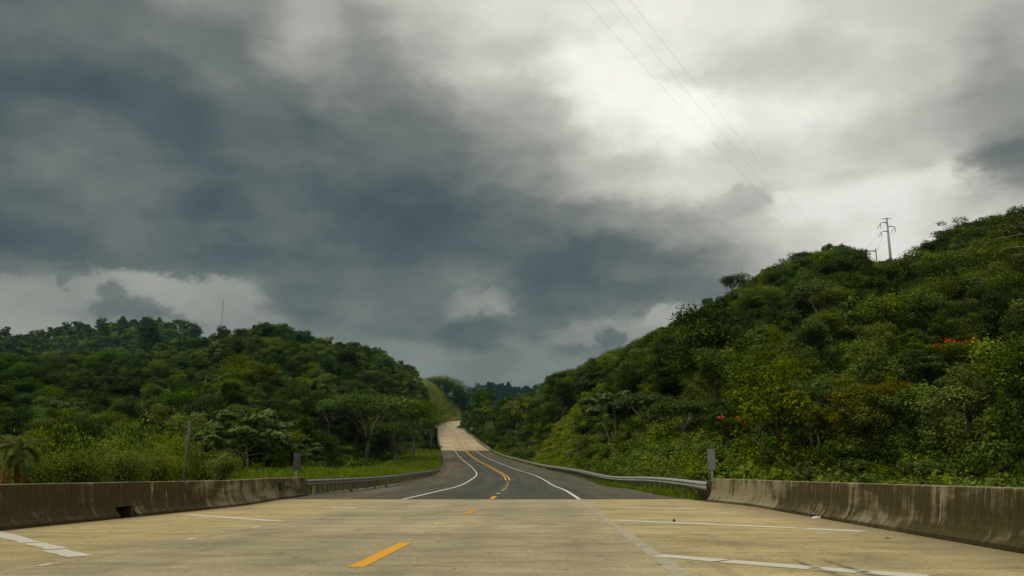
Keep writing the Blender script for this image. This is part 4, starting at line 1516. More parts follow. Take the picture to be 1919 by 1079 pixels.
def lobes_to_leaves(lobes, n, leaf, r_, up=0.45, under=0.35, shell=(0.60, 1.16)):
    """scatter leaf centres over the shells of overlapping lobes"""
    vol = np.array([l[1][0] * l[1][1] + l[1][0] * l[1][2] for l in lobes])
    cnt = np.maximum(6, (n * vol / vol.sum()).astype(int))
    C, N, T = [], [], []
    for (c, rad), k in zip(lobes, cnt):
        d = r_.normal(size=(k * 2, 3))
        d /= np.linalg.norm(d, axis=1, keepdims=True)
        keep = (d[:, 2] > -0.25) | (r_.random(len(d)) < under)
        d = d[keep][:k]
        # ragged sub-clumps on each lobe
        ph = r_.uniform(0, 6.28, 3)
        bumpy = 1 + 0.24 * np.sin(5 * d[:, 0] + ph[0]) * np.sin(5 * d[:, 1] + ph[1]) + 0.12 * np.sin(9 * d[:, 2] + ph[2])
        rr = r_.uniform(shell[0], shell[1], len(d)) * bumpy
        C.append(np.array(c) + d * np.array(rad) * rr[:, None])
        nn = d / np.array(rad) * np.mean(rad) * (1 - up) + np.array([0, 0, up]) + r_.normal(size=d.shape) * 0.38
        N.append(nn)
        T.append(np.clip(r_.normal(0.5, 0.15) + r_.normal(0, 0.13, len(d)), 0, 1))
    C, N, T = np.vstack(C), np.vstack(N), np.concatenate(T)
    sz = leaf * r_.uniform(0.65, 1.35, len(C))
    return C, N, sz, T


def branch_mesh(name, segs, mat):
    mb = MB()
    for pts, radii in segs:
        mb.tube(pts, radii, 6 if radii[0] > 0.09 else 4, False)
    return mb.mesh(name, mat, True)


def limb(a, b, r0, r1, r_, wob=0.12, n=4):
    a, b = Vector(a), Vector(b)
    L = (b - a).length
    pts, rad = [], []
    for i in range(n + 1):
        t_ = i / n
        p = a.lerp(b, t_)
        if 0 < i < n:
            p += Vector((r_.normal(), r_.normal(), r_.normal() * 0.5)) * L * wob * 0.5
        pts.append(p)
        rad.append(r0 + (r1 - r0) * t_)
    return pts, rad


SRC = {}          # species -> list of dicts(name, crown mesh, trunk mesh, H, R)


def add_src(kind, crown, trunk, H, R, extra=()):
    SRC.setdefault(kind, []).append({'crown': crown, 'trunk': trunk, 'H': H, 'R': R, 'extra': extra})


def make_broadleaf(kind, seed, H, R, nl, n, leaf, mat, bark, flat=0.8, base=0.42, drape=False):
    r_ = np.random.default_rng(seed)
    lobes = []
    zc = H * (base + 1) / 2
    hz = H * (1 - base) / 2
    lobes.append(((0, 0, zc + 0.05 * hz), (R * 0.50, R * 0.50, hz * 0.72)))
    for i in range(nl):
        a = 2.4 * i + r_.uniform(-.5, .5)
        rr = R * math.sqrt((i + 0.5) / nl) * r_.uniform(0.62, 0.92)
        lz = zc + hz * (r_.uniform(-0.70, 0.95) * (1 - 0.45 * (rr / R) ** 2))
        s_ = R * r_.uniform(0.17, 0.38)
        lobes.append(((rr * math.cos(a), rr * math.sin(a), lz), (s_, s_ * r_.uniform(.85, 1.2), s_ * flat * r_.uniform(0.7, 1.1))))
    if drape:      # creepers hanging down to the ground in curtains
        for i in range(9):
            a = 0.7 * i + r_.uniform(-.3, .3)
            rr = R * r_.uniform(0.45, 0.85)
            h_ = H * base * r_.uniform(0.6, 1.0)
            lobes.append(((rr * math.cos(a), rr * math.sin(a), h_ * 0.55), (R * 0.2, R * 0.2, h_ * 0.62)))
    C, N, sz, T = lobes_to_leaves(lobes, n, leaf, r_)
    ok = C[:, 2] > 0.05
    cm = leaf_mesh(f'{kind}_crown', C[ok], N[ok], sz[ok], T[ok], mat, seed=seed)
    segs = []
    tr = H * 0.021 + 0.04
    fork = (r_.normal() * 0.2, r_.normal() * 0.2, H * base * 0.95)
    segs.append(limb((0, 0, -0.6), fork, tr * 1.25, tr * 0.8, r_, 0.05))
    for (c, rad) in lobes[1:1 + min(7, nl)]:
        segs.append(limb(fork, c, tr * 0.55, tr * 0.14, r_, 0.16))
    add_src(kind, cm, branch_mesh(f'{kind}_trunk', segs, bark), H, R)


def make_umbrella(kind, seed, H, R, n, leaf, mat, bark, layers=2, tier=0.13):
    r_ = np.random.default_rng(seed)
    lobes, segs = [], []
    tr = H * 0.024 + 0.04
    fork = Vector((r_.normal() * 0.2, r_.normal() * 0.2, H * 0.34))
    segs.append(limb((0, 0, -0.6), fork, tr * 1.2, tr * 0.9, r_, 0.05))
    k = 6
    for i in range(k):
        a = 2 * math.pi * (i + r_.uniform(-.25, .25)) / k
        rr = R * r_.uniform(0.45, 0.62)
        mid = Vector((rr * 0.5 * math.cos(a), rr * 0.5 * math.sin(a), H * r_.uniform(0.58, 0.66)))
        end = Vector((rr * math.cos(a), rr * math.sin(a), H * r_.uniform(0.78, 0.93)))
        segs.append(limb(fork, mid, tr * 0.62, tr * 0.42, r_, 0.1))
        segs.append(limb(mid, end, tr * 0.42, tr * 0.14, r_, 0.1))
        for j in range(3):
            b = a + r_.uniform(-0.6, 0.6)
            e2 = mid + Vector((math.cos(b) * R * 0.4, math.sin(b) * R * 0.4, H * r_.uniform(0.10, 0.26)))
            segs.append(limb(mid, e2, tr * 0.3, tr * 0.08, r_, 0.12))
            s_ = R * r_.uniform(0.26, 0.38)
            lobes.append(((e2.x, e2.y, e2.z + 0.1), (s_, s_, H * tier * r_.uniform(.5, .8))))
        s_ = R * r_.uniform(0.30, 0.44)
        lobes.append(((end.x, end.y, end.z), (s_, s_, H * tier * r_.uniform(.6, .95))))
    lobes.append(((0, 0, H * 0.92), (R * 0.45, R * 0.45, H * tier * 0.7)))
    C, N, sz, T = lobes_to_leaves(lobes, n, leaf, r_, up=0.6, under=0.12)
    cm = leaf_mesh(f'{kind}_crown', C, N, sz, T, mat, seed=seed)
    add_src(kind, cm, branch_mesh(f'{kind}_trunk', segs, bark), H, R)


def make_cecropia(kind, seed, H, R, nclus, leaves, leaf, mat, bark, stems=1):
    """pale candelabra limbs, each tip with a rosette of big drooping leaves"""
    r_ = np.random.default_rng(seed)
    segs, C, N, sz, T, D = [], [], [], [], [], []
    tr = H * 0.013 + 0.03
    roots = [(0, 0)] if stems == 1 else [(0.45 * math.cos(2.1 * i), 0.45 * math.sin(2.1 * i)) for i in range(stems)]
    tips = []
    for si_, (x0, y0) in enumerate(roots):
        lean = Vector((x0, y0, 0)) * (R * 0.5 / 0.45 if stems > 1 else 0)
        top = Vector((x0, y0, H * 0.88)) + lean
        low = 0.52 if stems > 1 else 0.34
        segs.append(limb((x0, y0, -0.6), top, tr, tr * 0.35, r_, 0.03, 6))
        k = max(4, nclus // len(roots) // 2)
        tips.append(top + Vector((0, 0, H * 0.05)))
        for i in range(k):
            a = 2.4 * i + r_.uniform(-.35, .35)
            u_ = low + (0.86 - low) * (i + 0.5) / k
            st_ = Vector((x0, y0, 0)).lerp(top, u_ / 0.88)
            st_.z = H * u_
            reach = R * r_.uniform(0.62, 1.0) * (1.0 - 0.55 * max(0.0, (u_ - 0.6) / 0.3)) / (1.0 if stems == 1 else 1.6)
            m1 = st_ + Vector((math.cos(a), math.sin(a), 0)) * reach * 0.6 + Vector((0, 0, H * 0.07))
            segs.append(limb(st_, m1, tr * 0.42, tr * 0.3, r_, 0.08))
            for j in range(3):
                b = a + (j - 1) * 0.8 + r_.uniform(-.25, .25)
                e = m1 + Vector((math.cos(b), math.sin(b), 0)) * reach * r_.uniform(0.3, 0.5) + Vector((0, 0, H * r_.uniform(0.02, 0.12)))
                segs.append(limb(m1, e, tr * 0.28, tr * 0.18, r_, 0.1))
                tips.append(e)
    for e in tips:
        tt = np.clip(r_.normal(0.55, 0.15), 0, 1)
        for i in range(leaves):
            a = r_.uniform(0, 6.28)
            dr = r_.uniform(0.25, 1.0)
            off = Vector((math.cos(a) * dr, math.sin(a) * dr, r_.uniform(-0.45, 0.30))) * leaf * 1.15
            # each big leaf is a fan of fingers
            cpos = np.array(e + off)
            for f in range(4):
                b = a + (f - 1.5) * 0.55
                dv = np.array([math.cos(b), math.sin(b), r_.uniform(-0.9, 0.1)])
                C.append(cpos + dv * leaf * 0.38)
                D.append(dv)
                N.append(np.array([0.8 * math.cos(a), 0.8 * math.sin(a), 0.7]) + r_.normal(size=3) * 0.35)
                sz.append(leaf * r_.uniform(0.75, 1.1))
                T.append(tt + r_.normal(0, 0.14))
    cm = leaf_mesh(f'{kind}_crown', np.array(C), np.array(N), np.array(sz), np.array(T), mat, 0.55, 0.12, 0.1, seed, np.array(D))
    add_src(kind, cm, branch_mesh(f'{kind}_trunk', segs, bark), H, R)


def make_bamboo(kind, seed, H, R, culms, n, leaf, mat, bark):
    r_ = np.random.default_rng(seed)
    segs, C, N, sz, T, D = [], [], [], [], [], []
    per = n // culms
    for i in range(culms):
        a = r_.uniform(0, 6.28)
        out = R * math.sqrt(r_.uniform(0.02, 1.0))
        h = H * r_.uniform(0.72, 1.05) * (1 - 0.22 * (out / R) ** 2)
        pts = []
        for k in range(7):
            u_ = k / 6
            rad = out * (0.18 + 0.82 * u_ ** 1.9)
            pts.append(Vector((math.cos(a) * rad, math.sin(a) * rad, h * math.sin(u_ * 1.52) / math.sin(1.52) - (0.12 * h * max(0, u_ - .75) * 4 * (out / R)))))
        segs.append((pts, [0.05 * (1 - 0.8 * k / 6) + 0.01 for k in range(7)]))
        tt = np.clip(r_.normal(0.5, 0.13), 0, 1)
        for j in range(per):
            u_ = r_.uniform(0.03, 1.0) ** 0.85
            q = u_ * 6
            k = min(5, int(q))
            p = pts[k].lerp(pts[k + 1], q - k)
            w_ = R * 0.24 * math.sin(math.pi * min(1, 0.12 + u_ * 0.80)) + 0.15
            d = r_.normal(size=3) * w_
            C.append(np.array(p) + d * np.array([1, 1, 0.7]))
            D.append(np.array([d[0], d[1], -0.5 * w_ - 0.1]))
            N.append(np.array([d[0] * 0.5, d[1] * 0.5, 0.7 * w_ + 0.2]) / (w_ + 0.2) + r_.normal(size=3) * 0.3)
            sz.append(leaf * r_.uniform(0.6, 1.3))
            T.append(tt + r_.normal(0, 0.16))
    cm = leaf_mesh(f'{kind}_crown', np.array(C), np.array(N), np.array(sz), np.array(T), mat, 0.34, 0.1, 0.1, seed, np.array(D))
    add_src(kind, cm, branch_mesh(f'{kind}_trunk', segs, bark), H, R)


def make_bare(kind, seed, H, R, mat, leafmat):
    r_ = np.random.default_rng(seed)
    segs, tips = [], []

    def grow(p, d, L, rad, depth):
        q = p + d * L
        segs.append(limb(p, q, rad, rad * 0.62, r_, 0.10, 3))
        if depth == 0:
            tips.append(q)
            return
        for i in range(2 if depth < 3 else 3):
            side = Vector((r_.normal(), r_.normal(), r_.normal() * 0.4)).normalized()
            grow(q, (d * 0.75 + side * 0.62 + Vector((0, 0, 0.18))).normalized(), L * r_.uniform(0.58, 0.82), rad * 0.58, depth - 1)
    grow(Vector((0, 0, -0.4)), Vector((0.05, 0, 1)), H * 0.40, H * 0.020 + 0.03, 4)
    r2 = np.random.default_rng(seed + 1)
    C = np.vstack([np.array(p) + r2.normal(size=(5, 3)) * R * 0.10 for p in tips])
    cm = leaf_mesh(f'{kind}_crown', C, r2.normal(size=C.shape) + np.array([0, 0, .8]), np.full(len(C), H * 0.045), np.clip(r2.normal(.5, .2, len(C)), 0, 1), leafmat, seed=seed)
    add_src(kind, cm, branch_mesh(f'{kind}_trunk', segs, mat), H, R)


def frond_mesh(name, L, mat, n=26, droop=0.55, wid=0.62, seed=0, side0=0.28):
    """one feather palm frond along +X: arched rachis with two rows of leaflets"""
    r_ = np.random.default_rng(seed)
    V, tri, T = [], [], []
    P = []
    for i in range(n + 1):
        u_ = i / n
        P.append(np.array([L * u_ * (1 - 0.18 * droop * u_), 0, L * (side0 * u_ * 1.4 - droop * u_ ** 2.1)]))
    V += P
    for i in range(n):
        u_ = (i + 0.5) / n
        wl_ = wid * L * 0.42 * math.sin(math.pi * (0.10 + 0.86 * u_)) + 0.1
        for sg in (-1, 1):
            dv = np.array([0.55, sg * 0.9, -0.18 + r_.normal() * 0.12])
            dv /= np.linalg.norm(dv)
            m = 0.5 * (P[i] + P[i + 1]) + dv * wl_ * 0.5 + np.array([0, 0, 0.03])
            t_ = 0.5 * (P[i] + P[i + 1]) + dv * wl_ - np.array([0, 0, 0.22 * wl_])
            k = len(V)
            wv_ = (P[i + 1] - P[i]) * 0.42
            V += [m - wv_, m + wv_, t_]
            tri += [i, i + 1, k + 1, i, k + 1, k, k, k + 1, k + 2]
            T += [np.clip(0.5 + r_.normal() * 0.2, 0, 1)] * 3
    return raw_mesh(name, np.array(V), np.array(tri), np.array(T), mat)


def make_shrub(kind, seed, H, R, nl, n, leaf, mat):
    r_ = np.random.default_rng(seed)
    lobes = []
    for i in range(nl):
        a = 2.4 * i + r_.uniform(-.5, .5)
        rr = R * math.sqrt((i + 0.3) / nl) * 0.85
        s_ = R * r_.uniform(0.30, 0.48)
        hz = H * r_.uniform(0.30, 0.5) * (1 - 0.45 * rr / R)
        lobes.append(((rr * math.cos(a), rr * math.sin(a), hz * r_.uniform(0.7, 1.1)), (s_, s_, hz)))
    C, N, sz, T = lobes_to_leaves(lobes, n, leaf, r_, up=0.35, under=0.1)
    ok = C[:, 2] > -0.3
    add_src(kind, leaf_mesh(f'{kind}_crown', C[ok], N[ok], sz[ok], T[ok], mat, seed=seed), None, H, R)


BK, BP, BM = M['bark'], M['bark_pale'], M['bark_mid']
for i in range(4):
    make_broadleaf('dark_tree', 100 + i, 11.0, (4.6, 5.2, 4.2, 5.6)[i], (19, 22, 17, 26)[i], 8000, 0.36, M['leaf_dark'], (BK, BM, BK, BM)[i], 0.8, (0.36, 0.30, 0.42, 0.34)[i])
for i in range(4):
    make_broadleaf('green_tree', 200 + i, 10.0, (4.4, 5.0, 3.9, 5.2)[i], (20, 22, 16, 26)[i], 7600, 0.34, M['leaf_mid'], (BM, BK, BP, BM)[i], 0.75, (0.34, 0.28, 0.42, 0.3)[i])
for i in range(3):
    make_broadleaf('olive_tree', 300 + i, 9.5, (4.6, 4.2, 5.2)[i], (21, 18, 24)[i], 7600, 0.31, M['leaf_olive'], BM, 0.7, (0.30, 0.36, 0.26)[i])
for i in range(2):
    make_broadleaf('light_tree', 400 + i, 9.0, (4.8, 4.3)[i], 24, 8000, 0.27, M['leaf_yellow'], BM, 0.75, 0.16)
for i in range(3):
    make_umbrella('umbrella_tree', 500 + i, 11.0, (7.0, 6.4, 7.6)[i], 7600, 0.34, M['leaf_mid'] if i != 1 else M['leaf_dark'], BM)
for i in range(2):
    make_umbrella('silver_tree', 600 + i, 9.5, (5.6, 5.0)[i], 4200, 0.46, M['leaf_silver'], BP, 2, 0.16)
for i in range(3):
    make_cecropia('cecropia', 700 + i, 11.0, (4.2, 3.6, 4.8)[i], (30, 24, 36)[i], 15, (0.78, 0.75, 0.78)[i], M['leaf_silver'], BP, (1, 1, 3)[i])
for i in range(2):
    make_bamboo('bamboo', 800 + i, 11.0, (4.4, 3.8)[i], 40, 9000, 0.34, M['leaf_bamboo'], M['leaf_olive'])
for i in range(2):
    make_bare('bare_tree', 900 + i, 8.0, 3.0, BP, M['leaf_olive'])
make_broadleaf('golden_tree', 1000, 9.5, 4.4, 14, 5000, 0.36, M['leaf_golden'], BM, 0.75, 0.34)
make_broadleaf('golden_tree', 1001, 9.5, 3.8, 12, 4200, 0.36, M['leaf_golden'], BM, 0.75, 0.40)
make_broadleaf('vine_tree', 1100, 12.0, 5.2, 16, 6500, 0.40, M['leaf_olive'], BK, 0.9, 0.45, True)
make_broadleaf('vine_tree', 1101, 11.0, 4.6, 14, 6000, 0.40, M['leaf_mid'], BK, 0.9, 0.45, True)
for i in range(3):
    make_shrub('shrub', 1200 + i, 2.6, (2.4, 2.0, 2.8)[i], (9, 7, 11)[i], 1500, 0.27, (M['leaf_mid'], M['leaf_olive'], M['leaf_mid'])[i])
for i in range(2):
    make_shrub('dark_shrub', 1250 + i, 2.8, (2.4, 2.1)[i], 9, 1300, 0.30, M['leaf_dark'])
make_shrub('fern_shrub', 1270, 1.6, 1.9, 9, 1600, 0.22, M['leaf_fern'])
# sparse versions for the far slopes
for i in range(3):
    make_broadleaf('far_dark', 1300 + i, 11.0, (4.8, 5.4, 4.3)[i], 12, 950, 1.0, M['leaf_dark'], BK, 0.8, 0.25)
for i in range(3):
    make_broadleaf('far_green', 1400 + i, 10.0, (4.6, 5.2, 4.2)[i], 12, 900, 0.95, (M['leaf_mid'], M['leaf_mid'], M['leaf_olive'])[i], (BK, BM, BK)[i], 0.75, 0.22)
make_broadleaf('far_deep', 1350, 11.0, 5.0, 12, 800, 1.1, M['leaf_deep'], BK, 0.8, 0.2)
make_umbrella('far_umbrella', 1500, 10.5, 6.8, 900, 1.0, M['leaf_mid'], BM)
make_broadleaf('far_light', 1600, 9.0, 4.8, 14, 1000, 0.9, M['leaf_yellow'], BM, 0.75, 0.15)

# whole-tree meshes (crown and trunk joined, two materials) for the forest masses
WHOLE = {}


def whole(kind, i):
    key = (kind, i)
    if key in WHOLE:
        return WHOLE[key]
    s_ = SRC[kind][i]
    me = s_['crown'].copy()
    me.name = f'{kind}_whole'
    if s_['trunk'] is not None:
        import bmesh
        bm = bmesh.new()
        bm.from_mesh(me)
        n0 = len(bm.faces)
        bm.from_mesh(s_['trunk'])
        bm.faces.ensure_lookup_table()
        for f in bm.faces[n0:]:
            f.material_index = 1
        bm.to_mesh(me)
        bm.free()
        me.materials.append(s_['trunk'].materials[0])
    o = bpy.data.objects.new(f'{kind}_whole', me)
    WHOLE[key] = o
    return o


def gn_instances(name, points, rots, scales, idx, sources, label):
    """one object that instances the given source shapes on its points"""
    colx = bpy.data.collections.new(name + '_sources')
    for k, so in enumerate(sources):
        c = so.copy()
        c.name = f'{k:02d}_{name}_source'
        colx.objects.link(c)
    me = bpy.data.meshes.new(name)
    me.from_pydata(points.tolist(), [], [])
    for nm, typ, val in (('inst_rot', 'FLOAT', rots), ('inst_idx', 'INT', idx)):
        at = me.attributes.new(nm, typ, 'POINT')
        at.data.foreach_set('value', np.asarray(val, dtype=np.float32 if typ == 'FLOAT' else np.int32))
    at = me.attributes.new('inst_scale', 'FLOAT_VECTOR', 'POINT')
    at.data.foreach_set('vector', np.asarray(scales, dtype=np.float32).ravel())
    o = link(name, me)
    ng = bpy.data.node_groups.new(name + '_scatter', 'GeometryNodeTree')
    ng.interface.new_socket('Geometry', in_out='INPUT', socket_type='NodeSocketGeometry')
    ng.interface.new_socket('Geometry', in_out='OUTPUT', socket_type='NodeSocketGeometry')
    N_, L_ = ng.nodes, ng.links
    gi, go = N_.new('NodeGroupInput'), N_.new('NodeGroupOutput')
    ci = N_.new('GeometryNodeCollectionInfo')
    ci.inputs[0].default_value = colx
    ci.inputs[1].default_value = True
    ci.inputs[2].default_value = True
    ip = N_.new('GeometryNodeInstanceOnPoints')
    ip.inputs['Pick Instance'].default_value = True
    def na(nm, typ):
        a_ = N_.new('GeometryNodeInputNamedAttribute')
        a_.data_type = typ
        a_.inputs[0].default_value = nm
        return a_.outputs[0]
    cx_ = N_.new('ShaderNodeCombineXYZ')
    L_.new(na('inst_rot', 'FLOAT'), cx_.inputs[2])
    L_.new(gi.outputs[0], ip.inputs['Points'])
    L_.new(ci.outputs[0], ip.inputs['Instance'])
    L_.new(na('inst_idx', 'INT'), ip.inputs['Instance Index'])
    L_.new(cx_.outputs[0], ip.inputs['Rotation'])
    L_.new(na('inst_scale', 'FLOAT_VECTOR'), ip.inputs['Scale'])
    L_.new(ip.outputs[0], go.inputs[0])
    md = o.modifiers.new('scatter', 'NODES')
    md.node_group = ng
    return tag(o, label, None, None, 'stuff')


# ------------------------------------------------------------------ where the trees stand
T_POS, T_KIND, T_VAR, T_SC, T_ROT, T_HERO = [], [], [], [], [], []


def put_tree(x, y, kind, var, sx, sz_, rot=None, hero=None, z=None):
    zz = float(terrain_z(x, y)[0]) if z is None else z
    T_POS.append((x, y, zz))
    T_KIND.append(kind)
    T_VAR.append(var)
    T_SC.append((sx, sx, sz_))
    T_ROT.append(rng.uniform(0, 6.28) if rot is None else rot)
    T_HERO.append(hero)


def ground_hit(px, py, r0=38.0, r1=700.0):
    """ground distance at which the hillside is met on the line of sight through a photo pixel"""
    a, e = ray(px, py)
    rs = np.arange(r0, r1, 1.0)
    z = terrain_z(rs * math.sin(a), rs * math.cos(a))
    hit = np.where((z - CAM_H) / rs >= e)[0]
    return float(rs[hit[0]]) if len(hit) else r1


def hero(px, dist, py_top, w_px, kind, var, label, py_base=None, rot=None, cat='tree', name=None):
    """one particular tree: pixel column, ground distance (or the row of its foot), row of its top, crown width in pixels"""
    if py_base is not None:
        dist = ground_hit(px, py_base)
    a, e = ray(px, py_top)
    x, y = dist * math.sin(a), dist * math.cos(a)
    ztop = CAM_H + e * dist
    zg = float(terrain_z(x, y)[0])
    H = max(ztop - zg, 2.0)
    s_ = SRC[kind][var]
    put_tree(x, y, kind, var, (w_px / F * dist * 0.5) / s_['R'], H / s_['H'], rot, {'label': label, 'cat': cat, 'name': name}, zg)


# named individuals of the photograph
hero(468, 72, 768, 150, 'cecropia', 0, 'tall pale-leaved candelabra tree with big rosettes of leaves beside the grey utility pole', rot=0.4)
hero(572, 74, 822, 66, 'cecropia', 1, 'young candelabra tree with pale leaf rosettes behind the dull dark sign plate')
hero(1152, None, 740, 135, 'cecropia', 2, 'three-stemmed white-trunked candelabra tree above the bright guardrail, next to the grassy bank', rot=0.3, py_base=846)
hero(1278, None, 752, 130, 'silver_tree', 0, 'silvery green flat-crowned tree behind the rust-flowered tree on the hillside foot', py_base=838)
hero(1206, None, 738, 120, 'silver_tree', 1, 'silvery spreading tree just behind the three-stemmed white-trunked tree', py_base=828)
hero(1422, None, 786, 62, 'bare_tree', 0, 'small leafless white-branched tree behind the pale barrier end', rot=1.2, py_base=866)
hero(1512, None, 712, 130, 'silver_tree', 0, 'grey-green umbrella tree with leaning white limbs above the brown barrier', rot=2.0, py_base=846)
hero(1596, None, 706, 115, 'golden_tree', 0, 'large golden-leaved tree standing behind the brown stained barrier', py_base=866)
hero(1528, None, 752, 62, 'golden_tree', 1, 'small golden-yellow bushy tree in front of the grey-green umbrella tree', py_base=856)
hero(1668, None, 694, 90, 'golden_tree', 1, 'golden-topped tree half hidden by creepers beside the large golden tree', py_base=866)
hero(1612, None, 740, 110, 'vine_tree', 0, 'dark tree trunk curtained with hanging creepers below the large golden tree', py_base=872)
hero(1700, None, 730, 120, 'vine_tree', 1, 'creeper-draped tree just right of the golden-topped tree', py_base=872)
hero(1805, None, 690, 150, 'vine_tree', 0, 'tallest creeper-hung dark tree behind the brown barrier near the frame edge', py_base=872)
hero(1902, None, 640, 130, 'vine_tree', 1, 'creeper-covered tree at the very edge of the frame above the brown barrier', py_base=872)
hero(1385, None, 782, 75, 'olive_tree', 1, 'rusty olive tree with red flowers at its top behind the grey sign plate', name='flame_tree', py_base=852)
hero(1792, None, 640, 95, 'olive_tree', 0, 'tall olive tree dotted with orange-red flowers high on the hillside', name='flame_tree', py_base=712)
hero(1443, None, 537, 112, 'light_tree', 0, 'rounded pale yellow-green tree high on the hillside under the leafy crest', py_base=600)
hero(1572, None, 572, 105, 'light_tree', 1, 'rounded light green tree in the middle of the hillside below the steel power pole', py_base=652)
hero(1378, 385, 514, 62, 'umbrella_tree', 1, 'tall dark flat-topped tree standing out above the slope against the sky')
hero(1328, 400, 560, 34, 'dark_tree', 2, 'small dark tree breaking the skyline below the flat-topped tree')
hero(1500, 370, 474, 50, 'umbrella_tree', 1, 'dark spreading tree on the crest left of the twin wooden pole frame')
hero(1560, 372, 458, 42, 'bare_tree', 1, 'thin grey bare-branched tree on the highest part of the near crest')
hero(1790, 322, 416, 82, 'dark_tree', 3, 'dark ragged crest tree next to the round dark crest tree')
hero(1850, 318, 408, 72, 'dark_tree', 1, 'big round dark crest tree against the bright cloud')
hero(1902, 310, 402, 50, 'dark_tree', 0, 'dark crest tree at the frame edge above the pale cables')
hero(1730, 330, 455, 48, 'bare_tree', 0, 'straggly pale-twigged tree on the crest where the pale cables begin')
hero(1180, 478, 642, 30, 'bare_tree', 1, 'thin pale tree poking above the middle of the sloping skyline')
hero(690, 215, 740, 190, 'umbrella_tree', 0, 'wide umbrella tree with pale forking limbs above the bright grass verge', rot=0.9)
hero(620, 225, 752, 130, 'umbrella_tree', 2, 'darker umbrella tree left of the wide pale-limbed one')
hero(778, 232, 752, 120, 'umbrella_tree', 2, 'umbrella tree close beside the far bridge parapet')
hero(742, 185, 790, 90, 'umbrella_tree', 1, 'low spreading tree between the grass verge and the far bridge')
hero(810, 300, 778, 55, 'umbrella_tree', 2, 'dark tree touching the start of the far bridge parapet', rot=0.2)
hero(282, 590, 612, 50, 'dark_tree', 1, 'round dark tree standing up on the left ridge')
for i, (px, d, pyt, w_) in enumerate(((20, 58, 812, 150), (95, 62, 796, 160), (180, 60, 800, 150), (262, 64, 786, 140), (322, 74, 792, 120), (388, 86, 792, 110), (60, 50, 838, 110), (150, 50, 842, 120), (235, 52, 836, 110), (300, 56, 838, 90), (-60, 58, 806, 150), (420, 60, 850, 70))):
    hero(px, d, pyt, w_, 'bamboo', i % 2, ('yellow-green bamboo clump nearest the frame edge behind the dark barrier, second row', 'tall yellow-green bamboo clump behind the orange-leaved palm', 'broad yellow-green bamboo clump in the back row above the drain mouth',
                                      'tallest feathery bamboo clump left of the grey utility pole', 'feathery bamboo clump directly behind the grey utility pole', 'bright bamboo clump between the grey utility pole and the tall candelabra tree',
                                      'low bamboo clump just over the dark barrier beside the orange-leaved palm', 'low bamboo clump over the dark barrier above the drain mouth', 'low bamboo clump over the dark barrier, between the drain mouth and the utility pole',
                                      'small low bamboo clump over the barrier just left of the utility pole', 'bamboo clump at the outermost edge behind the dark barrier', 'small bamboo tuft at the foot of the tall candelabra tree')[i], cat='bamboo', name='bamboo_clump')
for i, (px, d, pyt, w_) in enumerate(((818, 905, 703, 52), (838, 910, 703, 58), (856, 915, 712, 54), (870, 920, 725, 46), (882, 925, 741, 38), (892, 930, 756, 28), (804, 895, 706, 24))):
    hero(px, d, pyt, w_, 'bamboo', i % 2, 'bright bamboo clump topping the cut slope, ' + ('second of the row', 'tallest of the row', 'fourth of the row', 'fifth of the row', 'sixth of the row', 'lowest, next to the road', 'first and smallest of the row')[i], cat='bamboo', name='bamboo_clump')

HX = np.array([p[0] for p in T_POS])
HY = np.array([p[1] for p in T_POS])
HR = np.array([SRC[k][v]['R'] * s[0] for k, v, s in zip(T_KIND, T_VAR, T_SC)])


def scatter(r0, r1, az0, az1, step):
    """jittered points on a hexagonal-like grid in an annulus sector"""
    out = []
    x0, x1 = -r1, r1
    xs = np.arange(-r1, r1, step)
    ys = np.arange(0, r1, step)
    X, Y = np.meshgrid(xs, ys)
    X = X + ((np.arange(len(ys)) % 2) * 0.5 * step)[:, None]
    X = (X + rng.uniform(-0.42, 0.42, X.shape) * step).ravel()
    Y = (Y + rng.uniform(-0.42, 0.42, Y.shape) * step).ravel()
    r = np.hypot(X, Y)
    a = np.arctan2(X, Y)
    k = (r >= r0) & (r < r1) & (a > az0) & (a < az1)
    return X[k], Y[k]


AZ0, AZ1 = -0.66, 0.66
pts = [scatter(46, 150, AZ0, AZ1, 4.8), scatter(150, 330, AZ0, AZ1, 4.6), scatter(330, 700, AZ0, AZ1, 5.9), scatter(700, 1020, AZ0, AZ1, 7.6), scatter(1020, 1420, AZ0, -0.22, 11.0), scatter(1700, 2200, -0.10, 0.10, 11.0)]
PX_ = np.concatenate([p[0] for p in pts])
PY_ = np.concatenate([p[1] for p in pts])
PZ_ = terrain_z(PX_, PY_)
rr_ = np.hypot(PX_, PY_)
aa_ = np.arctan2(PX_, PY_)
g_, cut_, bank_, bey_, s_st, off_ = masks(PX_, PY_)
near_s = (s_st < S_JOINT + 1)
clear = np.where(off_ > 0, np.where(near_s, 20.0, np.where(s_st < S_FAR, 11.0, 5.5)), np.where(near_s, 24.0, np.where(s_st < S_FAR, 16.0, 5.5)))
ok = (bey_ > clear) & (g_ < 0.35)
ok |= (rr_ > 1020)
ok &= ~((rr_ < 58) & (off_ > 0))
# leave room round the named individuals and keep the view to them open
for hx, hy, hr in zip(HX, HY, HR):
    ok &= np.hypot(PX_ - hx, PY_ - hy) > hr * (0.75 if math.hypot(hx, hy) < 280 else 0.3)
    hd = math.hypot(hx, hy)
    if hd < 280:
        ha = math.atan2(hx, hy)
        hz0 = float(terrain_z(hx, hy)[0])
        i_ = int(np.argmin(np.hypot(np.array(T_POS)[:, 0] - hx, np.array(T_POS)[:, 1] - hy)))
        hh = SRC[T_KIND[i_]][T_VAR[i_]]['H'] * T_SC[i_][2]
        lim = (hz0 + 0.25 * hh - CAM_H) / hd
        ok &= ~((np.abs(aa_ - ha) < (hr * 0.8) / hd) & (rr_ < hd) & ((PZ_ + 9.0 - CAM_H) / rr_ > lim))
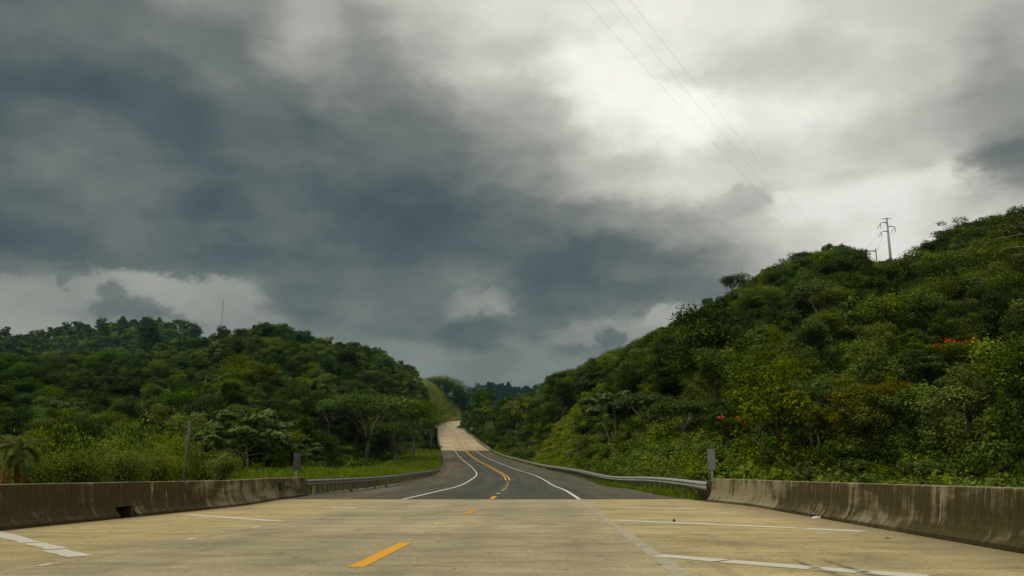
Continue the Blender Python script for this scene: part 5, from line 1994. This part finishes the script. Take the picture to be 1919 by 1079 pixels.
# nothing may stick far out above the hills' outline
SKY_A = np.concatenate([LEFT[:, 0], RIGHT[:, 0]])
SKY_E = np.concatenate([LEFT[:, 1], RIGHT[:, 1]])
az_s = np.linspace(-0.7, 0.7, 700)
e_all = np.maximum(np.interp(az_s, LEFT[:, 0], LEFT[:, 1], right=0.0), np.interp(az_s, RIGHT[:, 0], RIGHT[:, 1], left=0.0))
e_all = np.maximum(e_all, np.interp(az_s, FARLEFT[:, 0], FARLEFT[:, 1], right=0.0))
_zt = PZ_ + 8.0 - CAM_H
_dd = PY_ * math.cos(PITCH) + _zt * math.sin(PITCH)
tpx, tpy = CX + F * PX_ / _dd, CY - F * (-PY_ * math.sin(PITCH) + _zt * math.cos(PITCH)) / _dd
ok &= ~((rr_ > 250) & (off_ < 0) & (rr_ < 1020) & (tpx > 780 + (tpy - 700) * 0.48) & (tpx < 905))
top_e = (PZ_ + 4.5 - CAM_H) / rr_
ok &= (top_e < np.interp(aa_, az_s, e_all) + 0.008) | (rr_ > 1020)
PX_, PY_, PZ_, rr_, aa_, bey_, off_, s_st = (v[ok] for v in (PX_, PY_, PZ_, rr_, aa_, bey_, off_, s_st))
patch = fbm(PX_, PY_, 0.035, 21)          # kinds grow in patches
patch2 = fbm(PX_, PY_, 0.02, 33)
U = rng.random(len(PX_))
for x, y, z, r, az, q, q2, u_, off in zip(PX_, PY_, PZ_, rr_, aa_, patch, patch2, U, off_):
    right = az > -0.035
    if r > 560:
        c = 'far_dark' if u_ + 0.25 * q < (0.46 if right else 0.42) else ('far_green' if u_ < 0.90 else ('far_umbrella' if u_ < 0.97 else 'far_light'))
        if r > 1600: c = 'far_deep'
    else:
        v_ = u_ + 0.22 * q
        if right:
            c = ('dark_tree' if v_ < 0.30 else 'green_tree' if v_ < 0.58 else 'olive_tree' if v_ < 0.78 else 'umbrella_tree' if v_ < 0.83 else 'light_tree' if v_ < 0.91 else 'silver_tree' if v_ < 0.96 else 'cecropia' if v_ < 0.985 else 'bare_tree')
            if r < 115 and u_ > 0.55: c = 'vine_tree'
        else:
            c = ('dark_tree' if v_ < 0.32 else 'green_tree' if v_ < 0.56 else 'olive_tree' if v_ < 0.72 else 'umbrella_tree' if v_ < 0.88 else 'light_tree' if v_ < 0.96 else 'cecropia')
            if r < 110 and az < azi(430): c = 'bamboo' if u_ < 0.75 else 'light_tree'
    n = len(SRC[c])
    base = 0.55 + 0.50 * rng.random() ** 1.5 + 0.08 * q2
    if r > 1600: base *= 1.6
    elif r > 1020: base *= 1.55
    elif r > 700: base *= 1.12
    if r < 110: base *= 0.72
    elif r < 330: base *= 0.86
    elif r < 560: base *= 0.94
    if c == 'umbrella_tree': base *= 0.75
    if rng.random() < 0.08: base *= 1.35
    if c in ('bare_tree', 'cecropia'): base *= 0.95
    v_i = int(rng.integers(n))
    fx, fz = base * rng.uniform(0.88, 1.15), base * rng.uniform(0.88, 1.38)
    e_sky = float(np.interp(az, az_s, e_all)) + (rng.uniform(-0.002, 0.007) if not (azi(1605, 480) < az < azi(1735, 470)) else rng.uniform(-0.012, -0.003))
    h_max = CAM_H + e_sky * r - z
    h_ = SRC[c][v_i]['H'] * fz
    if r < 1000 and h_ > h_max:
        f_ = h_max / h_
        if f_ < 0.30:
            continue
        fz *= f_
        fx *= max(f_, 0.72)
    put_tree(x, y, c, v_i, fx, fz, None, None, z)

# ------------------------------------------------------------------ which trees show, and how large (painter's id buffer)
POS = np.array(T_POS)
SCL = np.array(T_SC)
Hs = np.array([SRC[k][v]['H'] for k, v in zip(T_KIND, T_VAR)]) * SCL[:, 2]
Rs = np.array([SRC[k][v]['R'] for k, v in zip(T_KIND, T_VAR)]) * SCL[:, 0]
cP, sP = math.cos(PITCH), math.sin(PITCH)


def project(P):
    X, Y, Z = P[:, 0], P[:, 1], P[:, 2] - CAM_H
    d = Y * cP + Z * sP
    u_ = -Y * sP + Z * cP
    d = np.maximum(d, 0.1)
    return CX + F * X / d, CY - F * u_ / d, d


BW, BH, BS = 640, 360, 3.0
buf = np.full((BH, BW), -1, int)
mid = POS.copy()
mid[:, 2] += Hs * 0.58
cu, cv, cd = project(mid)
order = np.argsort(-cd)
for i in order:
    w_ = Rs[i] / cd[i] * F / BS * 0.9
    h_ = Hs[i] * 0.42 / cd[i] * F / BS
    x0, x1 = int((cu[i] / BS) - w_), int((cu[i] / BS) + w_) + 1
    y0, y1 = int((cv[i] / BS) - h_), int((cv[i] / BS) + h_) + 1
    x0, x1, y0, y1 = max(x0, 0), min(x1, BW), max(y0, 0), min(y1, BH)
    if x1 <= x0 or y1 <= y0:
        continue
    yy, xx = np.mgrid[y0:y1, x0:x1]
    m_ = ((xx + .5 - cu[i] / BS) / max(w_, .7)) ** 2 + ((yy + .5 - cv[i] / BS) / max(h_, .7)) ** 2 <= 1
    buf[y0:y1, x0:x1][m_] = i
# the deck and barriers hide what lies below them
rows_ = np.arange(BH) * BS
buf[rows_ > 925] = -1
vis = np.bincount(buf[buf >= 0], minlength=len(POS))
heroes = np.array([h is not None for h in T_HERO])
N_IND = 300
rank = np.argsort(-(vis + heroes * 1e6))
chosen = np.zeros(len(POS), bool)
chosen[rank[:N_IND]] = True
chosen |= heroes
chosen &= (vis >= 5) | heroes

KIND_WORDS = {'dark_tree': 'dark dense tree', 'green_tree': 'mid-green leafy tree', 'olive_tree': 'olive-green tree', 'light_tree': 'light yellow-green bushy tree', 'umbrella_tree': 'flat-topped umbrella tree',
              'silver_tree': 'silvery-leaved spreading tree', 'cecropia': 'pale-leaved candelabra tree', 'bamboo': 'yellow-green bamboo clump', 'bare_tree': 'leafless pale tree', 'golden_tree': 'golden-leaved tree',
              'vine_tree': 'creeper-draped tree', 'far_dark': 'dark far-off tree', 'far_deep': 'deep green far-off tree', 'far_green': 'green far-off tree', 'far_umbrella': 'flat far-off tree', 'far_light': 'pale far-off tree'}
NAMES = {'dark_tree': 'broadleaf_tree', 'green_tree': 'broadleaf_tree', 'olive_tree': 'broadleaf_tree', 'light_tree': 'bushy_tree', 'umbrella_tree': 'umbrella_tree', 'silver_tree': 'spreading_tree', 'cecropia': 'candelabra_tree',
         'bamboo': 'bamboo_clump', 'bare_tree': 'bare_tree', 'golden_tree': 'golden_tree', 'vine_tree': 'creeper_tree', 'far_dark': 'broadleaf_tree', 'far_deep': 'broadleaf_tree', 'far_green': 'broadleaf_tree', 'far_umbrella': 'umbrella_tree', 'far_light': 'bushy_tree'}


def zone(i):
    x, y = cu[i], cv[i]
    d = math.hypot(POS[i][0], POS[i][1])
    if x > 885:
        col_ = ('above the grassy bank' if x < 1110 else 'over the bright guardrail' if x < 1325 else 'by the pale barrier end' if x < 1480 else 'over the brown barrier' if x < 1700 else 'towards the frame edge')
        row = 'at the hillside foot' if y > 770 else 'low on the hillside' if y > 690 else 'halfway up the hillside' if y > 600 else 'high on the hillside'
    else:
        col_ = ('by the frame edge' if x < 200 else 'over the drain mouth' if x < 345 else 'by the candelabra tree' if x < 560 else 'over the dull guardrail' if x < 730 else 'beside the far bridge')
        row = 'in the valley wood' if y > 790 else 'low on the valley hill' if y > 730 else 'halfway up the valley hill' if y > 670 else 'high on the valley hill'
    return row + ' ' + col_


ORD = ['leftmost', 'second from left', 'third from left', 'fourth from left', 'fifth from left', 'sixth from left', 'seventh from left', 'eighth from left', 'ninth from left', 'tenth from left', 'eleventh from left', 'twelfth from left',
       'thirteenth from left', 'fourteenth from left', 'fifteenth from left', 'sixteenth from left', 'seventeenth from left', 'eighteenth from left']
by_zone = {}
for i in np.where(chosen & ~heroes)[0]:
    by_zone.setdefault((T_KIND[i], zone(i)), []).append(i)
LBL = {}
for (kd, zn), ids in by_zone.items():
    ids.sort(key=lambda i: cu[i])
    for k, i in enumerate(ids):
        if len(ids) == 1:
            LBL[i] = f'{KIND_WORDS[kd]} {zn}'
        else:
            LBL[i] = f'{ORD[min(k, len(ORD) - 1)] if k < len(ids) - 1 or k == 0 else "rightmost"} {KIND_WORDS[kd]} {zn}'


def blossom_mesh(seed, R, H, n, spread):
    r_ = np.random.default_rng(seed)
    cl = r_.normal(size=(6, 3)) * np.array([R * 0.30, R * 0.25, H * 0.05]) * spread + np.array([-R * 0.15, -R * 0.55, H * 0.90])
    C = np.vstack([c + r_.normal(size=(n // 6, 3)) * np.array([0.42, 0.42, 0.26]) for c in cl])
    return leaf_mesh('blossom', C, r_.normal(size=C.shape) + np.array([0, -.4, .6]), r_.uniform(0.28, 0.48, len(C)), r_.uniform(0, 1, len(C)), M['blossom'], seed=seed)


seen_first = {}
for i in np.where(chosen)[0]:
    h = T_HERO[i]
    kd = T_KIND[i]
    src = SRC[kd][T_VAR[i]]
    nm = (h and h['name']) or NAMES[kd]
    root = empty(nm, T_POS[i], T_ROT[i], h['label'] if h else LBL[i], (h and h['cat']) or ('bamboo' if kd == 'bamboo' else 'tree'), 'trees of the hillside forest' if cu[i] > 885 else 'trees of the valley wood')
    root.scale = T_SC[i]
    link('crown', src['crown'], root)
    link('culms' if kd == 'bamboo' else 'trunk', src['trunk'], root)
    if nm == 'flame_tree':
        b_ = link('blossom', blossom_mesh(i, src['R'], src['H'], 330 if cu[i] < 1500 else 150, 1.0 if cu[i] < 1500 else 1.6), root)
        b_.rotation_euler = (0, 0, -T_ROT[i])

# everything else in the forest: one mass per side
for nm, lab, sel in (('hillside_forest', 'dense mixed forest covering the hill above the brown barrier and bright guardrail', POS[:, 0] / np.maximum(POS[:, 1], 1) > -0.04),
                     ('valley_forest', 'dense mixed forest covering the valley and the far ridges', POS[:, 0] / np.maximum(POS[:, 1], 1) <= -0.04)):
    ids = np.where(sel & ~chosen)[0]
    keys = sorted({(T_KIND[i], T_VAR[i]) for i in ids})
    km = {k: j for j, k in enumerate(keys)}
    gn_instances(nm, POS[ids], [T_ROT[i] for i in ids], SCL[ids], [km[(T_KIND[i], T_VAR[i])] for i in ids], [whole(*k) for k in keys], lab)

# ------------------------------------------------------------------ palms
fr_me = frond_mesh('frond', 4.6, M['leaf_palm'], 26, 0.62, 0.62, 4)
near_me = frond_mesh('frond', 4.6, M['leaf_palm'], 46, 0.72, 0.62, 5)
dead_me = frond_mesh('dead_frond', 3.6, M['leaf_dead'], 30, 0.9, 0.55, 6, 0.0)


def palm(px, dist, py_crown, L_px, words, nf=15, dead=0, trunk_mat=None, seed=0, span=None):
    r_ = np.random.default_rng(seed)
    a, e = ray(px, py_crown)
    x, y = dist * math.sin(a), dist * math.cos(a)
    zg = float(terrain_z(x, y)[0])
    H = CAM_H + e * dist - zg
    k = (L_px / F * dist) / 4.6
    root = empty('palm_tree', (x, y, zg), 0, words, 'palm', 'palms')
    mb = MB()
    mb.tube([(0.35, 0, -0.5), (0.12, 0, H * 0.4), (0, 0, H * 0.8), (0, 0, H)], [0.17, 0.12, 0.10, 0.10], 8)
    mb.build('trunk', trunk_mat or M['bark_pale'], root, True)
    mb = MB()
    mb.tube([(0, 0, H - 0.25), (0, 0, H + 0.25), (0, 0, H + 0.6)], [0.17, 0.2, 0.05], 8)
    mb.build('crown_shaft', M['leaf_palm'], root, True)
    for i in range(nf):
        o = link('frond', near_me if dist < 100 else fr_me, root, (0, 0, H + 0.15))
        up_ = (i % 5) / 5
        o.rotation_euler = (r_.normal() * 0.12, 0.35 - 1.15 * up_ + r_.normal() * 0.12, 2.4 * i + r_.normal() * 0.2)
        kk = k * r_.uniform(0.85, 1.1)
        o.scale = (kk, kk, kk)
    for i in range(dead):
        o = link('dead_frond', dead_me, root, (0, 0, H - 0.1))
        o.rotation_euler = (0, 0.45 + r_.normal() * 0.1, 2.9 + 1.5 * i + r_.normal() * 0.3)
        o.scale = (k, k, k)


palm(968, 262, 764, 28, 'coconut palm with a pale slender trunk beside the start of the far bridge', 20, 0, M['bark_mid'], 1)
palm(1004, 275, 752, 20, 'coconut palm just uphill of the slender-trunked palm near the far bridge', 18, 0, M['bark_mid'], 2)
palm(914, 330, 764, 15, 'small coconut palm low on the hill near the end of the far bridge', 14, 0, M['bark'], 3)
palm(1190, 330, 690, 17, 'feather palm crown halfway up the hillside among olive trees', 16, 0, M['bark'], 4)
palm(1218, 300, 715, 18, 'feather palm crown below another in the middle of the hillside', 16, 0, M['bark'], 5)
palm(34, 44, 846, 60, 'feather palm with hanging orange dead fronds just over the dark barrier', 13, 6, M['bark'], 6)

# ------------------------------------------------------------------ undergrowth and grass
def along(side, s0, s1, b0, b1, n):
    """random ground points beside the road: stations s0..s1, b0..b1 metres past the pavement"""
    ss = rng.uniform(s0, s1, n)
    bb = rng.uniform(b0, b1, n)
    x = np.empty(n)
    y = np.empty(n)
    for i, (s_, b_) in enumerate(zip(ss, bb)):
        o = er(s_) + b_ if side > 0 else el(s_) - b_
        p = rp(s_, o)
        x[i], y[i] = p[0], p[1]
    return x, y


shr = [whole('shrub', 0), whole('shrub', 1), whole('shrub', 2), whole('dark_shrub', 0), whole('dark_shrub', 1), whole('fern_shrub', 0)]
X, Y, K_, SZ = [], [], [], []


def shrubs(x, y, choices, lo, hi):
    for a_, b_ in zip(x, y):
        X.append(a_)
        Y.append(b_)
        K_.append(int(rng.choice(choices)))
        SZ.append(rng.uniform(lo, hi))


# bank of scrub behind the brown barrier
xs, ys = scatter(34, 80, 0.14, 0.72, 2.0)
d_, st_, of_, _ = road_dist(xs, ys)
bey2 = of_ - (LW + np.interp(st_, S, WRS_F))
k_ = (bey2 > 5)
shrubs(xs[k_], ys[k_], [0, 1, 2, 0, 2], 0.55, 1.05)
xs, ys = scatter(75, 210, azi(1000), 0.72, 3.6)
d_, st_, of_, _ = road_dist(xs, ys)
k_ = (of_ - (LW + np.interp(st_, S, WRS_F)) > 12)
shrubs(xs[k_], ys[k_], [0, 1, 2, 3, 4, 4], 0.6, 1.15)
shrubs(*along(1, 36, 120, 4.5, 16, 420), [0, 1, 1, 2], 0.5, 1.05)
shrubs(*along(1, 120, 302, 4.0, 14, 420), [0, 1, 2, 3], 0.55, 1.2)
shrubs(*along(1, 302, 760, 2.0, 12, 420), [3, 4, 0], 0.9, 1.8)
shrubs(*along(-1, 60, 300, 14, 24, 520), [0, 2, 3, 4, 2], 0.6, 1.25)
shrubs(*along(-1, 150, 300, 7, 12, 70), [0, 2], 0.4, 0.8)
shrubs(*along(-1, 302, 700, 2.0, 9, 300), [3, 4, 0], 1.0, 2.0)
xs, ys = scatter(42, 75, -0.62, -0.12, 2.6)
d_, st_, of_, _ = road_dist(xs, ys)
k_ = (-of_ - (LW + np.interp(st_, S, WLS_F)) > 16)
shrubs(xs[k_], ys[k_], [0, 2, 1, 4], 0.9, 1.5)
# scrub tongues on the grassy bank and the forest floor seen between trunks
xs, ys = scatter(150, 270, azi(985), azi(1120), 4.2)
g2, c2, b2, be2, s2_, o2_ = masks(xs, ys)
k_ = (b2 > 0.2) & (fbm(xs, ys, 0.15, 40) > 0.05)
shrubs(xs[k_], ys[k_], [0, 2, 2], 0.25, 0.6)
xs, ys = scatter(108, 270, azi(994), azi(1104), 2.3)
g2, c2, b2, be2, s2_, o2_ = masks(xs, ys)
k_ = b2 > 0.25
n_before = len(X)
shrubs(xs[k_], ys[k_], [5], 0.45, 0.85)
shrubs(*along(-1, 90, 300, 6, 13, 160), [5], 0.25, 0.55)
shrubs(*along(1, 40, 150, 3, 9, 130), [5, 1], 0.3, 0.7)
X, Y, SZ = np.array(X), np.array(Y), np.array(SZ)
K_ = np.array(K_)
gq, cq, bq, beq, sq, oq = masks(X, Y)
k_ = (beq > 1.5) & ((bq < 0.3) | (K_ == 5) | (SZ < 0.45) & (rng.random(len(X)) < 0.4))
X, Y, SZ = X[k_], Y[k_], SZ[k_]
K_ = K_[k_]
Z = terrain_z(X, Y) - 0.15
gn_instances('undergrowth', np.stack([X, Y, Z], 1), rng.uniform(0, 6.28, len(X)), np.stack([SZ * rng.uniform(.85, 1.2, len(X)), SZ * rng.uniform(.85, 1.2, len(X)), SZ * rng.uniform(.8, 1.25, len(X))], 1), K_, shr, 'leafy scrub and creepers growing along the road edges and forest foot')


def tuft(name, seed, n, H, R, mat, wid):
    r_ = np.random.default_rng(seed)
    V, tri, T = [], [], []
    for i in range(n):
        a, b = r_.uniform(0, 6.28), r_.uniform(0, 6.28)
        rr = R * math.sqrt(r_.random())
        p = np.array([rr * math.cos(a), rr * math.sin(a), -0.05])
        h = H * r_.uniform(0.55, 1.1)
        lean = np.array([math.cos(b), math.sin(b), 0]) * h * r_.uniform(0.15, 0.55)
        w_ = np.array([-math.sin(b), math.cos(b), 0]) * wid
        k = len(V)
        m1 = p + lean * 0.35 + np.array([0, 0, h * 0.62])
        t1 = p + lean + np.array([0, 0, h * r_.uniform(0.8, 1.0)])
        V += [p - w_, p + w_, m1 - w_ * 0.8, m1 + w_ * 0.8, t1]
        tri += [k, k + 1, k + 3, k, k + 3, k + 2, k + 2, k + 3, k + 4]
        T += [np.clip(r_.normal(0.5, 0.2), 0, 1)] * 3
    me = raw_mesh(name, np.array(V), np.array(tri), np.array(T), mat)
    return bpy.data.objects.new(name, me)


tf = [tuft('tuft', 1, 26, 0.95, 0.40, M['grass'], 0.022), tuft('tuft', 2, 22, 0.75, 0.35, M['grass'], 0.020), tuft('tuft', 3, 26, 0.85, 0.40, M['grass_dark'], 0.022)]
gx, gy, gk, gs = [], [], [], []
for side, s0, s1, b0, b1, n, ch, lo, hi in ((-1, 37, 75, 1.0, 15, 4600, [0, 0, 1], 0.55, 1.2), (-1, 75, 150, 1.0, 15, 4600, [0, 0, 1], 0.6, 1.3), (-1, 150, 304, 0.8, 15, 4600, [0, 0, 1, 2], 0.7, 1.5),
                                            (1, 34.5, 80, 0.15, 6, 3400, [2, 0, 1], 0.25, 0.6), (1, 34.5, 90, 0.0, 1.3, 1500, [0, 1, 2], 0.18, 0.38), (1, 60, 160, 1.0, 8, 1800, [2, 1, 2], 0.5, 1.0), (1, 160, 302, 0.6, 8, 1300, [2, 1, 0], 0.6, 1.2), (1, 18, 36, 3, 12, 700, [2, 2, 1], 0.6, 1.2)):
    x, y = along(side, s0, s1, b0, b1, n)
    gx.append(x)
    gy.append(y)
    gk.append(rng.choice(ch, n))
    gs.append(rng.uniform(lo, hi, n))
xs, ys = scatter(105, 290, azi(985), azi(1112), 1.15)
g2, c2, b2, be2, s2_, o2_ = masks(xs, ys)
k_ = b2 > 0.3
gx.append(xs[k_]); gy.append(ys[k_]); gk.append(rng.choice([0, 0, 1, 2], k_.sum())); gs.append(rng.uniform(0.9, 1.6, k_.sum()))
gx, gy, gk, gs = map(np.concatenate, (gx, gy, gk, gs))
k_ = (np.arctan2(gx, gy) > azi(455)) & (fbm(gx, gy, 0.5, 71) + rng.uniform(-0.6, 0.6, len(gx)) > -0.45)
gx, gy, gk, gs = gx[k_], gy[k_], gk[k_], gs[k_] * (1 + 0.35 * fbm(gx[k_], gy[k_], 0.35, 72))
gz = terrain_z(gx, gy)
gn_instances('tall_grass', np.stack([gx, gy, gz], 1), rng.uniform(0, 6.28, len(gx)), np.stack([gs, gs, gs], 1), gk, tf, 'bright tall grass on the verges behind the guardrails')
# grass on the cut slope at the end of the far bridge
xs, ys = scatter(610, 990, azi(765, 740), azi(906, 760), 3.2)
g2, c2, b2, be2, s2_, o2_ = masks(xs, ys)
k_ = (c2 > 0.4) & (be2 > 2) & (fbm(xs, ys, 0.06, 50) > 0.12)
n = int(k_.sum())
sz_ = rng.uniform(0.35, 0.9, n)
gn_instances('slope_scrub', np.stack([xs[k_], ys[k_], terrain_z(xs[k_], ys[k_]) - 0.2], 1), rng.uniform(0, 6.28, n), np.stack([sz_ * 1.3, sz_ * 1.3, sz_ * 0.6], 1), rng.integers(0, 3, n), [whole('shrub', 1), whole('shrub', 0), whole('shrub', 2)], 'low scrub dotted over the grassy cut slope past the far bridge')
